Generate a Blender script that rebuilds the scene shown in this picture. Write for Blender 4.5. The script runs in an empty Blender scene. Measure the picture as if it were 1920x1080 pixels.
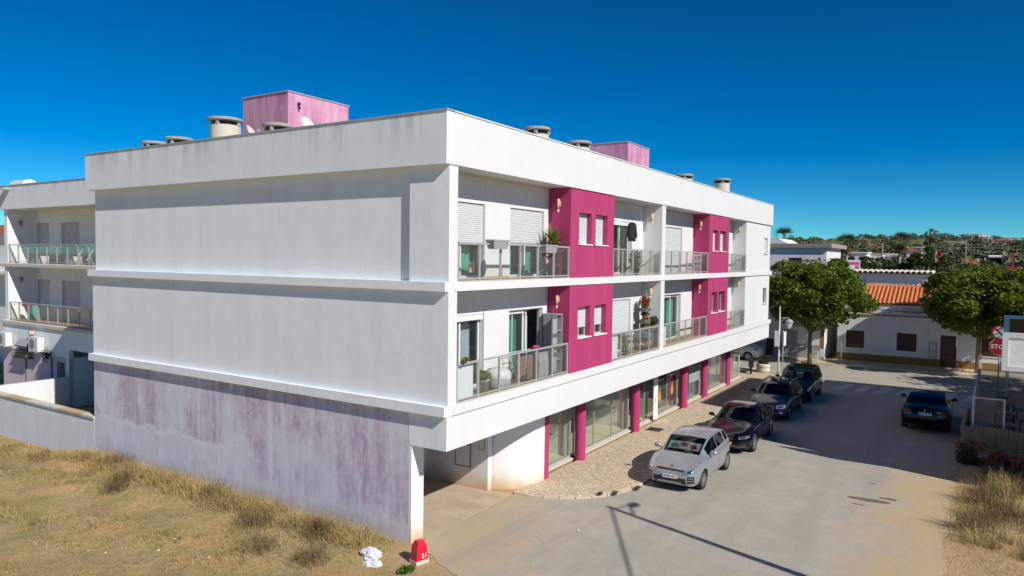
import bpy, bmesh, math, random
import numpy as np
from mathutils import Vector, Matrix
random.seed(7); rng = np.random.default_rng(11)
R = math.radians
scn = bpy.context.scene
COL = scn.collection
# ---------------------------------------------------------------- camera, sky, sun, exposure
cam_d = bpy.data.cameras.new('camera'); cam = bpy.data.objects.new('camera', cam_d); COL.objects.link(cam)
YAW, PIT, ROL = R(32.508), R(-2.347), R(0.717)
fw = Vector((math.cos(YAW)*math.cos(PIT), math.sin(YAW)*math.cos(PIT), math.sin(PIT)))
rt = fw.cross(Vector((0, 0, 1))).normalized(); upv = rt.cross(fw)
rt, upv = rt*math.cos(ROL)+upv*math.sin(ROL), upv*math.cos(ROL)-rt*math.sin(ROL)
cam.matrix_world = Matrix(((rt.x, upv.x, -fw.x, -13.612), (rt.y, upv.y, -fw.y, -10.561), (rt.z, upv.z, -fw.z, 7.189), (0, 0, 0, 1)))
cam_d.sensor_width = 36; cam_d.lens = 36*1355.43/1920; cam_d.clip_end = 9000; cam_d.clip_start = .1
scn.camera = cam
SUN_DIR = Vector((0.30, 1.0, -0.80)).normalized()        # direction the light travels
SKY_K, SKY_G, SKY_S, SKY_H = .71, 1.2, 1.3, .50
world = bpy.data.worlds.new('World'); scn.world = world; world.use_nodes = True
wn = world.node_tree.nodes; wl = world.node_tree.links
sky = wn.new('ShaderNodeTexSky'); sky.sky_type = 'NISHITA'; sky.sun_disc = False
sky.sun_elevation = math.asin(-SUN_DIR.z)
sky.sun_rotation = math.atan2(-SUN_DIR.x, -SUN_DIR.y)
sky.altitude = 30; sky.air_density = .68; sky.dust_density = 0.0; sky.ozone_density = 5.5
# the deep polarised blue of the photograph: one even grade over the whole sky
sc_ = wn.new('ShaderNodeVectorMath'); sc_.operation = 'MULTIPLY'; sc_.inputs[1].default_value = (SKY_K, SKY_K, SKY_K)
gm = wn.new('ShaderNodeGamma'); gm.inputs['Gamma'].default_value = SKY_G
hs = wn.new('ShaderNodeHueSaturation'); hs.inputs['Saturation'].default_value = SKY_S; hs.inputs['Hue'].default_value = SKY_H
bg = wn['Background']; bg.inputs['Strength'].default_value = .1
wl.new(sky.outputs[0], sc_.inputs[0]); wl.new(sc_.outputs[0], gm.inputs['Color']); wl.new(gm.outputs[0], hs.inputs['Color']); tn = wn.new('ShaderNodeVectorMath'); tn.operation = 'MULTIPLY'; tn.inputs[1].default_value = (.5, 1.0, .92)
wl.new(hs.outputs[0], tn.inputs[0]); wl.new(tn.outputs[0], bg.inputs['Color'])
sun_d = bpy.data.lights.new('sun', 'SUN'); sun_d.energy = 4.8; sun_d.angle = R(.5); sun_d.color = (1, .955, .89)
sun = bpy.data.objects.new('sun', sun_d); COL.objects.link(sun)
sun.rotation_euler = SUN_DIR.to_track_quat('-Z', 'Y').to_euler(); sun.location = (-10, -40, 40)
scn.view_settings.view_transform = 'Standard'; scn.view_settings.look = 'None'
scn.view_settings.exposure = 0.08; scn.view_settings.gamma = 1
try: scn.view_settings.use_curve_mapping = False
except Exception: pass
scn.render.engine = 'CYCLES'
scn.cycles.max_bounces = 8; scn.cycles.transparent_max_bounces = 16; scn.cycles.diffuse_bounces = 3
scn.cycles.glossy_bounces = 3; scn.cycles.caustics_reflective = False; scn.cycles.caustics_refractive = False
scn.cycles.sample_clamp_indirect = 4

# ---------------------------------------------------------------- materials
class NT:
    def __init__(s, name):
        s.m = bpy.data.materials.new(name); s.m.use_nodes = True; s.t = s.m.node_tree; s.n = s.t.nodes
        s.b = s.n['Principled BSDF']
    def node(s, typ, **kw):
        nd = s.n.new(typ)
        for k, v in kw.items():
            if k == 'ins':
                for a, b in v.items():
                    if isinstance(b, bpy.types.NodeSocket): s.t.links.new(b, nd.inputs[a])
                    else: nd.inputs[a].default_value = b
            else: setattr(nd, k, v)
        return nd
    def link(s, a, b): s.t.links.new(a, b)
    def pos(s, scale=(1, 1, 1)):
        g = s.node('ShaderNodeNewGeometry'); mp = s.node('ShaderNodeMapping', ins={'Vector': g.outputs['Position'], 'Scale': scale}); return mp.outputs[0]
    def opos(s, scale=(1, 1, 1)):
        g = s.node('ShaderNodeTexCoord'); mp = s.node('ShaderNodeMapping', ins={'Vector': g.outputs['Object'], 'Scale': scale}); return mp.outputs[0]
    def noise(s, vec, scale, detail=4, rough=.55, out=0):
        return s.node('ShaderNodeTexNoise', ins={'Vector': vec, 'Scale': scale, 'Detail': detail, 'Roughness': rough}).outputs[out]
    def ramp(s, fac, stops):
        r = s.node('ShaderNodeValToRGB', ins={'Fac': fac}); cr = r.color_ramp
        while len(cr.elements) < len(stops): cr.elements.new(.5)
        for e, (p, c) in zip(cr.elements, stops):
            e.position = p; e.color = (c, c, c, 1) if isinstance(c, (int, float)) else (*c, 1)
        return r.outputs[0]
    def mix(s, fac, a, b, blend='MIX'):
        x = s.node('ShaderNodeMix', data_type='RGBA', blend_type=blend)
        for i, v in ((0, fac), (6, a), (7, b)):
            if isinstance(v, bpy.types.NodeSocket): s.link(v, x.inputs[i])
            elif i == 0: x.inputs[0].default_value = v
            else: x.inputs[i].default_value = (*v, 1)
        return x.outputs[2]
    def math(s, op, a, b=0.0):
        x = s.node('ShaderNodeMath', operation=op)
        for i, v in ((0, a), (1, b)):
            if isinstance(v, bpy.types.NodeSocket): s.link(v, x.inputs[i])
            else: x.inputs[i].default_value = v
        return x.outputs[0]
    def z(s):
        g = s.node('ShaderNodeNewGeometry'); x = s.node('ShaderNodeSeparateXYZ', ins={0: g.outputs['Position']}); return x.outputs
    def fin(s, col, rough=.7, metal=0, bump=None, bstr=.3, bdist=.02, spec=None):
        for k, v in (('Base Color', col), ('Roughness', rough), ('Metallic', metal)):
            if isinstance(v, bpy.types.NodeSocket): s.link(v, s.b.inputs[k])
            else: s.b.inputs[k].default_value = (*v, 1) if k == 'Base Color' else v
        if spec is not None: s.b.inputs['Specular IOR Level'].default_value = spec
        if bump is not None:
            bp = s.node('ShaderNodeBump', ins={'Height': bump, 'Strength': bstr, 'Distance': bdist}); s.link(bp.outputs[0], s.b.inputs['Normal'])
        return s.m
MATS = {}
def simple(name, col, rough=.6, metal=0, var=.12, scale=6, bstr=.1, spec=None, island=0):
    t = NT(name); v = t.opos()
    n = t.noise(v, scale, 5)
    lo = tuple(c*(1-var) for c in col); hi = tuple(min(1, c*(1+var)) for c in col)
    c = t.mix(n, lo, hi)
    if island:
        g = t.node('ShaderNodeNewGeometry'); r = g.outputs['Random Per Island']
        c = t.mix(r, tuple(x*(1-island) for x in col), c, 'MIX') if island < 0 else t.mix(t.math('MULTIPLY', r, island), c, lo)
    MATS[name] = t.fin(c, rough, metal, t.noise(v, scale*6, 3), bstr, .01, spec); return MATS[name]
def plaster(name, base, stain, top_z=None, amt=.35):
    """painted render with rain streaks; streaks start under the ledge at top_z"""
    t = NT(name); v = t.pos()
    n1 = t.noise(v, .7, 5); n2 = t.noise(t.pos((2.1, 2.1, .16)), 1.0, 8, .62); n3 = t.noise(v, 14, 4)
    c = t.mix(t.ramp(n1, [(.3, 0), (.75, .55)]), base, tuple(b*.93 for b in base))
    st = t.ramp(n2, [(.46, 0), (.78, 1)])
    if top_z:
        zz = t.z()[2]
        f = t.math('MULTIPLY', t.math('SUBTRACT', zz, top_z-1.25), 1/1.2)
        f = t.node('ShaderNodeClamp', ins={0: f}).outputs[0]
        st = t.math('MULTIPLY', st, t.math('ADD', t.math('POWER', f, 1.6), .06))
    c = t.mix(t.math('MULTIPLY', st, amt), c, stain)
    sp = t.ramp(t.noise(v, 9, 2), [(.73, 0), (.76, 1)])
    c = t.mix(t.math('MULTIPLY', sp, .12), c, stain)
    uneven = t.math('ADD', t.math('MULTIPLY', t.noise(v, 1.1, 3), 6.0), n3)
    MATS[name] = t.fin(c, .85, 0, uneven, .15, .012); return MATS[name]
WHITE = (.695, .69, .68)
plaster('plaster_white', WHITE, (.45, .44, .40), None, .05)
plaster('plaster_side_lifted', (.835, .865, .875), (.50, .52, .53), None, .22)  # same paint as plaster_white; extra light on this face put into the colour
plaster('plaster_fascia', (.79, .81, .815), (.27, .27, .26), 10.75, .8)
plaster('plaster_yard', (.74, .76, .77), (.45, .42, .36), None, .3)
plaster('plaster_house', (.78, .80, .825), (.42, .42, .4), None, .2)
plaster('plaster_far', (.78, .77, .74), (.5, .47, .42), None, .15)
plaster('plaster_pink', (.41, .034, .135), (.47, .09, .20), None, .4)
plaster('plaster_pinkwash', (.66, .56, .60), (.55, .42, .48), None, .3)
def basewall():
    t = NT('plaster_mauve'); v = t.pos()
    x, y, z = t.z()
    big = t.noise(t.pos((1, .5, .42)), 1.0, 5, .55); str_ = t.noise(t.pos((2, 1.9, .22)), 1.2, 8, .68); fine = t.noise(t.pos((5, 5, 2.2)), 1.5, 7, .75); mot = t.noise(t.pos((1, 1.3, .8)), 2.2, 6, .7)
    base = t.mix(t.noise(v, .5, 4), (.66, .65, .70), (.78, .775, .80))
    m = t.math('MULTIPLY', t.ramp(str_, [(.36, .1), (.60, 1)]), t.ramp(big, [(.40, .12), (.56, 1)]))
    m = t.math('MULTIPLY', m, t.ramp(fine, [(.30, .3), (.55, 1)]))
    hgt = t.math('ADD', t.math('ADD', z, t.math('MULTIPLY', t.noise(t.pos((1, .8, .8)), 1.2, 4), .9)), t.math('MULTIPLY', y, -.012))
    leftp = t.ramp(t.math('MULTIPLY', y, .06), [(.38, 0), (.55, 1)])
    up = t.mix(leftp, t.ramp(t.math('MULTIPLY', hgt, .5), [(.45, .35), (.62, 1)]), t.ramp(t.math('MULTIPLY', hgt, .5), [(.83, .22), (.86, 1)]))
    m = t.math('MULTIPLY', m, up)
    c = t.mix(t.ramp(mot, [(.42, 0), (.62, .5)]), base, (.58, .53, .61))
    c = t.mix(t.math('MULTIPLY', m, .88), c, t.mix(big, (.42, .24, .38), (.43, .22, .34)))
    line = t.math('MULTIPLY', t.ramp(t.math('MULTIPLY', hgt, .5), [(.76, 0), (.82, .6), (.86, .6), (.88, 0)]), leftp)
    c = t.mix(line, c, (.72, .73, .77))
    pale = t.ramp(t.noise(t.pos((2, 1.7, .10)), 1.6, 3), [(.60, 0), (.66, .55)])
    c = t.mix(pale, c, (.70, .70, .75))
    holes = t.ramp(t.noise(v, 5, 1), [(.80, 0), (.81, 1)])
    c = t.mix(holes, c, (.16, .15, .15))
    low = t.ramp(t.math('ADD', z, t.math('MULTIPLY', t.noise(v, 2, 4), .8)), [(.30, .6), (.85, 0)])
    c = t.mix(low, c, (.52, .43, .35))
    MATS['plaster_mauve'] = t.fin(c, .9, 0, t.noise(v, 12, 5), .2, .01)
basewall()
def boxpink():
    t = NT('plaster_pinkfaded'); v = t.pos()
    s1 = t.noise(t.pos((4, 4, .3)), 1.2, 6, .65); n = t.noise(v, 1.2, 4)
    c = t.mix(t.ramp(s1, [(.35, 0), (.68, 1)]), (.42, .14, .27), (.66, .34, .46)); c = t.mix(t.ramp(n, [(.4, 0), (.7, .35)]), c, (.70, .48, .56))
    MATS['plaster_pinkfaded'] = t.fin(c, .9, 0, s1, .05)
boxpink()
def curvewall():
    t = NT('plaster_dusty'); v = t.pos(); z = t.z()[2]
    low = t.ramp(t.math('ADD', z, t.math('MULTIPLY', t.noise(v, 1.6, 5), .7)), [(.32, 1), (.95, 0)])
    c = t.mix(low, (.79, .785, .76), (.62, .43, .25))
    MATS['plaster_dusty'] = t.fin(c, .85, 0, t.noise(v, 10, 4), .1)
curvewall()
def road():
    t = NT('asphalt'); v = t.pos(); x, y, z = t.z()
    a = t.noise(v, .32, 6, .6); b = t.noise(v, 1.6, 6, .65); g = t.noise(v, 55, 2, .7); g2 = t.noise(t.pos((.5, 1.6, 1)), .9, 5, .6)
    c = t.mix(t.ramp(a, [(.3, 0), (.7, 1)]), (.395, .358, .295), (.48, .435, .355))
    c = t.mix(t.ramp(b, [(.35, .55), (.65, 0)]), c, (.345, .315, .27))
    c = t.mix(t.ramp(g2, [(.5, 0), (.72, .35)]), c, (.50, .435, .33))
    # sand drifting in near the lot, the garage apron and the right-hand verge
    d1 = t.math('MULTIPLY', t.math('ADD', y, t.math('MULTIPLY', t.noise(v, .55, 4), 4.0)), 1.0)
    verge = t.ramp(t.math('MULTIPLY', t.math('ADD', t.math('MULTIPLY', y, -1), t.math('MULTIPLY', t.noise(v, .7, 5), 3.4)), .08), [(.745, 0), (.90, .95)])
    nearx = t.ramp(t.math('MULTIPLY', t.math('SUBTRACT', 20, x), .06), [(.1, 0), (.4, 1)])
    c = t.mix(t.math('MULTIPLY', verge, nearx), c, (.54, .385, .215))
    lot = t.ramp(t.math('MULTIPLY', t.math('ADD', t.math('ADD', y, t.math('ADD', t.math('MULTIPLY', x, -.42), 1.0)), t.math('MULTIPLY', t.noise(v, .8, 5), 4.2)), .1), [(.0, 0), (.27, .95)])
    c = t.mix(lot, c, (.52, .39, .245))
    g3 = t.noise(v, 18, 4, .7); c = t.mix(t.ramp(g3, [(.34, .35), (.5, 0)]), c, (.24, .225, .195)); c = t.mix(t.ramp(g3, [(.56, 0), (.72, .3)]), c, (.58, .54, .47))
    tr_ = t.noise(t.pos((.12, 1.1, 1)), 1.0, 4, .5); c = t.mix(t.ramp(tr_, [(.5, 0), (.62, .3)]), c, (.29, .27, .24))
    c = t.mix(t.ramp(g, [(.35, .3), (.6, 0)]), c, (.17, .165, .15))
    cr = t.node('ShaderNodeTexVoronoi', feature='DISTANCE_TO_EDGE', ins={'Vector': t.mix(.12, t.pos(), t.node('ShaderNodeTexNoise', ins={'Vector': v, 'Scale': 2.0}).outputs[1]), 'Scale': .28}).outputs[0]
    crk = t.math('MULTIPLY', t.ramp(cr, [(.0, .5), (.006, 0)]), t.ramp(a, [(.45, 0), (.6, 1)]))
    c = t.mix(t.math('MULTIPLY', crk, .35), c, (.14, .13, .12))
    MATS['asphalt'] = t.fin(c, .9, 0, g, .25, .006, .25)
road()
def concrete_drive():
    t = NT('drive'); v = t.pos()
    a = t.noise(v, .9, 6); g = t.noise(v, 40, 2)
    c = t.mix(t.ramp(a, [(.3, 0), (.7, 1)]), (.46, .34, .235), (.56, .45, .32)); c = t.mix(t.ramp(t.noise(t.pos((1, .25, 1)), 1.6, 5), [(.5, 0), (.7, .6)]), c, (.34, .26, .19))
    c = t.mix(t.ramp(g, [(.35, .25), (.6, 0)]), c, (.14, .12, .1))
    MATS['drive'] = t.fin(c, .9, 0, g, .3, .01)
concrete_drive()
def cobble():
    t = NT('cobbles'); v = t.pos((1, 1, 0))
    vo = t.node('ShaderNodeTexVoronoi', ins={'Vector': v, 'Scale': 10.5, 'Randomness': .85})
    ve = t.node('ShaderNodeTexVoronoi', feature='DISTANCE_TO_EDGE', ins={'Vector': v, 'Scale': 10.5, 'Randomness': .85})
    sep = t.node('ShaderNodeSeparateColor', ins={0: vo.outputs['Color']})
    c = t.mix(sep.outputs[0], (.52, .415, .285), (.74, .63, .47)); c = t.mix(t.ramp(sep.outputs[1], [(.8, 0), (.9, .6)]), c, (.36, .27, .2))
    c = t.mix(t.ramp(t.noise(t.pos(), .8, 6), [(.42, 0), (.68, .75)]), c, (.60, .445, .275))
    e = t.ramp(ve.outputs[0], [(.02, 1), (.11, 0)])
    c = t.mix(t.math('MULTIPLY', e, .6), c, (.30, .22, .14))
    MATS['cobbles'] = t.fin(c, .85, 0, t.ramp(ve.outputs[0], [(0, 0), (.2, 1)]), .55, .015)
cobble()
def soil():
    t = NT('soil'); v = t.pos(); x, y, z = t.z()
    a = t.noise(v, .33, 6, .6); b = t.noise(v, 1.3, 7, .7); f = t.noise(v, 16, 6, .78); st = t.noise(t.pos((7, 2.5, 1)), 3, 5, .8); gq = t.noise(v, .55, 5, .62); d = t.noise(v, 3.2, 6, .75)
    c = t.mix(t.ramp(a, [(.38, 0), (.62, 1)]), (.54, .365, .165), (.46, .35, .17))
    c = t.mix(t.ramp(gq, [(.50, 0), (.60, .85)]), c, (.37, .315, .115))
    c = t.mix(t.ramp(b, [(.50, 0), (.62, .75)]), c, (.38, .275, .13))
    c = t.mix(t.ramp(d, [(.54, 0), (.66, .8)]), c, (.28, .21, .10))
    c = t.mix(t.ramp(t.noise(v, .45, 3), [(.56, 0), (.66, .9)]), c, (.62, .395, .17))
    c = t.mix(t.ramp(f, [(.30, .7), (.52, 0)]), c, (.18, .13, .065)); c = t.mix(t.ramp(st, [(.52, 0), (.70, .65)]), c, (.68, .54, .32))
    e1 = t.ramp(t.math('MULTIPLY', t.math('ADD', t.math('ADD', y, 12.6), t.math('MULTIPLY', b, -1.6)), .5), [(.12, 0), (.55, 1)])
    e1 = t.math('MULTIPLY', e1, t.ramp(t.math('ADD', t.math('MULTIPLY', y, .1), 1.0), [(.1, 1), (.35, 0)]))
    e2 = t.math('MULTIPLY', t.ramp(t.math('ADD', t.math('MULTIPLY', x, .16), t.math('MULTIPLY', b, .6)), [(.0, 0), (.2, 1)]), t.ramp(t.math('MULTIPLY', y, .1), [(.1, 1), (.2, 0)]))
    c = t.mix(t.math('MULTIPLY', t.math('MAXIMUM', e1, e2), .85), c, t.mix(d, (.52, .35, .175), (.62, .44, .24)))
    far = t.ramp(t.math('MULTIPLY', x, .01), [(.5, 0), (.62, 1)])
    fc = t.mix(t.ramp(t.noise(v, .03, 6), [(.4, 0), (.6, 1)]), (.12, .13, .06), (.20, .165, .09))
    fld = t.math('MULTIPLY', t.ramp(t.math('MULTIPLY', x, .004), [(.48, 0), (.49, 1), (.83, 1), (.85, 0)]), t.ramp(t.math('ADD', t.math('MULTIPLY', y, .01), .5), [(.30, 0), (.31, 1), (.66, 1), (.67, 0)]))
    fc = t.mix(fld, fc, t.mix(t.noise(t.pos((.3, 1.5, 1)), .6, 3), (.27, .125, .055), (.34, .165, .075)))
    c = t.mix(far, c, fc)
    MATS['soil'] = t.fin(c, .95, 0, t.math('ADD', f, t.math('MULTIPLY', d, 1.5)), .9, .06, .1)
soil()
def foliage(name, a, b, tr=.25, rough=.55, ns=.9):
    t = NT(name); g = t.node('ShaderNodeNewGeometry'); r = g.outputs['Random Per Island']
    n = t.noise(t.pos(), ns, 3)
    c = t.mix(r, a, b); c = t.mix(t.ramp(n, [(.38, 0), (.62, .7)]), c, tuple(x*.75 for x in a))
    t.fin(c, rough, 0, spec=.25)
    trn = t.node('ShaderNodeBsdfTranslucent', ins={'Color': t.mix(.5, c, (.25, .32, .05))})
    mx = t.node('ShaderNodeMixShader', ins={0: tr, 1: t.b.outputs[0], 2: trn.outputs[0]})
    t.link(mx.outputs[0], t.n['Material Output'].inputs[0]); MATS[name] = t.m
foliage('leaf', (.07, .135, .014), (.27, .36, .035), .45)
foliage('leaf_dark', (.032, .055, .02), (.08, .11, .035), .2)
foliage('leaf_olive', (.06, .08, .03), (.15, .155, .06), .2)
foliage('leaf_far_hazed', (.10, .128, .072), (.195, .21, .115), .0, .9, .07)  # paler, cooler greens: distance haze is put into the leaf colour
foliage('leaf_palm', (.06, .085, .022), (.13, .15, .045), .2)
foliage('palm_dry', (.16, .085, .035), (.28, .17, .075), .1)
foliage('straw', (.44, .305, .12), (.68, .52, .26), .25, .8)
foliage('straw_dark', (.17, .115, .06), (.34, .24, .12), .15, .9)
foliage('grass_green', (.20, .19, .05), (.38, .31, .09), .25, .8)
foliage('leaf_red', (.48, .05, .06), (.24, .22, .07), .3)
foliage('leaf_yucca', (.12, .17, .03), (.30, .34, .07), .25)
foliage('flower_red', (.45, .02, .03), (.62, .10, .10), .2)
foliage('flower_orange', (.55, .12, .02), (.65, .25, .05), .2)
def glass(name, tint, refl=1.0, rough=.0, alpha=.0, body=(.5, .55, .53)):
    """pane: clear part + mirror reflection by angle + an optional share of milky body"""
    t = NT(name); lw = t.node('ShaderNodeLayerWeight'); lw.inputs['Blend'].default_value = .5
    fr = t.math('ADD', t.math('MULTIPLY', t.math('POWER', lw.outputs['Facing'], 5.0), .92), .045)
    tr = t.node('ShaderNodeBsdfTransparent', ins={'Color': (*tint, 1)}); gl = t.node('ShaderNodeBsdfGlossy', ins={'Roughness': rough, 'Color': (1, 1, 1, 1)})
    df = t.node('ShaderNodeBsdfDiffuse', ins={'Color': (*body, 1)})
    m0 = t.node('ShaderNodeMixShader', ins={0: alpha, 1: tr.outputs[0], 2: df.outputs[0]})
    m1 = t.node('ShaderNodeMixShader', ins={0: t.math('MULTIPLY', fr, refl), 1: m0.outputs[0], 2: gl.outputs[0]})
    t.link(m1.outputs[0], t.n['Material Output'].inputs[0]); MATS[name] = t.m
glass('glass_rail', (.97, .98, .965), .7, .02, .045, (.55, .58, .50))
glass('glass_shop', (.93, .96, .93), 1.3, .0, .05, (.44, .48, .38))
glass('glass_car', (.42, .50, .50), 1.0, .0, .0)
glass('glass_tint', (.10, .12, .13), 1.0, .0, .0)
glass('glass_door', (.90, .94, .92), 1.0, .0, .02)
glass('glass_screen', (.80, .84, .84), .9, .02, .10, (.5, .52, .52))
for n, c, r, m in [('aluminium', (.50, .50, .48), .45, .35), ('alu_white', (.72, .72, .70), .45, 0), ('shutter', (.58, .60, .60), .55, 0), ('dark_metal', (.05, .05, .055), .5, .4),
        ('black_plastic', (.018, .018, .02), .55, 0), ('rubber', (.022, .022, .023), .85, 0), ('rim', (.62, .63, .65), .3, .9), ('rim_dark', (.30, .31, .33), .35, .8), ('chrome', (.75, .75, .76), .12, 1),
        ('concrete', (.36, .33, .285), .9, 0), ('concrete_light', (.60, .55, .46), .9, 0), ('concrete_dark', (.17, .155, .135), .9, 0), ('kerb', (.56, .46, .335), .9, 0), ('coping', (.50, .36, .20), .9, 0),
        ('tile_floor', (.40, .225, .125), .6, 0), ('roof_tile', (.62, .205, .075), .75, 0), ('wood_brown', (.085, .032, .016), .5, 0), ('wood_window', (.11, .045, .022), .5, 0), ('ochre', (.30, .165, .045), .85, 0),
        ('red_paint', (.62, .008, .03), .35, 0), ('sign_red', (.42, .012, .035), .5, 0), ('white_paint', (.82, .82, .82), .5, 0), ('road_paint', (.53, .505, .455), .9, 0), ('plastic_white', (.68, .68, .66), .45, 0),
        ('plastic_grey', (.33, .34, .35), .6, 0), ('plastic_dark', (.12, .125, .13), .6, 0), ('board_white', (.70, .76, .80), .6, 0), ('curtain_teal', (.07, .42, .32), .8, 0), ('curtain_grey', (.42, .44, .52), .8, 0), ('curtain_white', (.66, .68, .70), .8, 0),
        ('cloth_brown', (.20, .115, .09), .9, 0), ('cloth_grey', (.30, .28, .30), .9, 0), ('cloth_black', (.012, .012, .014), .9, 0), ('interior', (.03, .03, .032), .8, 0), ('room', (.20, .19, .18), .9, 0), ('shop_wall', (.70, .72, .69), .85, 0), ('shop_floor', (.66, .60, .46), .7, 0),
        ('bark', (.16, .12, .085), .9, 0), ('trunk_pale', (.30, .25, .19), .9, 0), ('pot_terracotta', (.42, .15, .06), .8, 0), ('poster_dark', (.02, .021, .022), .5, 0), ('flame_orange', (.45, .12, .03), .6, 0), ('flame_yellow', (.55, .32, .12), .6, 0), ('print_green', (.08, .42, .10), .6, 0),
        ('blue_band', (.01, .07, .35), .5, 0), ('yellow_band', (.75, .52, .02), .5, 0), ('blue_panel', (.04, .14, .24), .4, 0), ('banner_pink', (.62, .08, .22), .6, 0), ('reed', (.60, .44, .26), .9, 0), ('lamp_sand', (.62, .45, .24), .5, 0), ('lamp_glass', (.62, .60, .52), .3, 0),
        ('tail_red', (.25, .012, .012), .25, 0), ('light_glass', (.34, .36, .38), .08, .6), ('asphalt_dark', (.15, .12, .085), .8, 0), ('iron', (.10, .095, .09), .7, .3), ('fence_metal', (.80, .81, .82), .7, 0), ('hair_dark', (.03, .03, .03), .8, 0), ('paper', (.62, .61, .58), .8, 0),
        ('brown_cover', (.33, .18, .10), .8, 0), ('flag_green', (.05, .22, .09), .8, 0), ('flag_red', (.55, .02, .03), .8, 0), ('wire', (.05, .05, .05), .7, 0), ('teal_box', (.08, .26, .28), .6, 0), ('yellow_cloth', (.62, .42, .03), .8, 0), ('magenta_cloth', (.45, .02, .18), .8, 0), ('roof_grey', (.30, .28, .26), .9, 0)]:
    simple(n, c, r, m)
def carpaint(name, col, metal, rough, coat=1.0):
    t = NT(name); n = t.noise(t.opos(), 900, 1)
    c = t.mix(n, tuple(x*.9 for x in col), tuple(min(1, x*1.1) for x in col))
    t.fin(c, rough, metal, spec=.4); t.b.inputs['Coat Weight'].default_value = coat; t.b.inputs['Coat Roughness'].default_value = .04; MATS[name] = t.m
carpaint('paint_silver', (.41, .425, .44), .55, .33, .5)
carpaint('paint_black', (.004, .0035, .006), 0, .10, 0.0)
carpaint('paint_navy', (.004, .008, .018), 0, .10, 0.0)
carpaint('paint_teal', (.005, .011, .016), 0, .10, 0.0)
carpaint('paint_white', (.70, .71, .72), 0, .35, .5)

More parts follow.
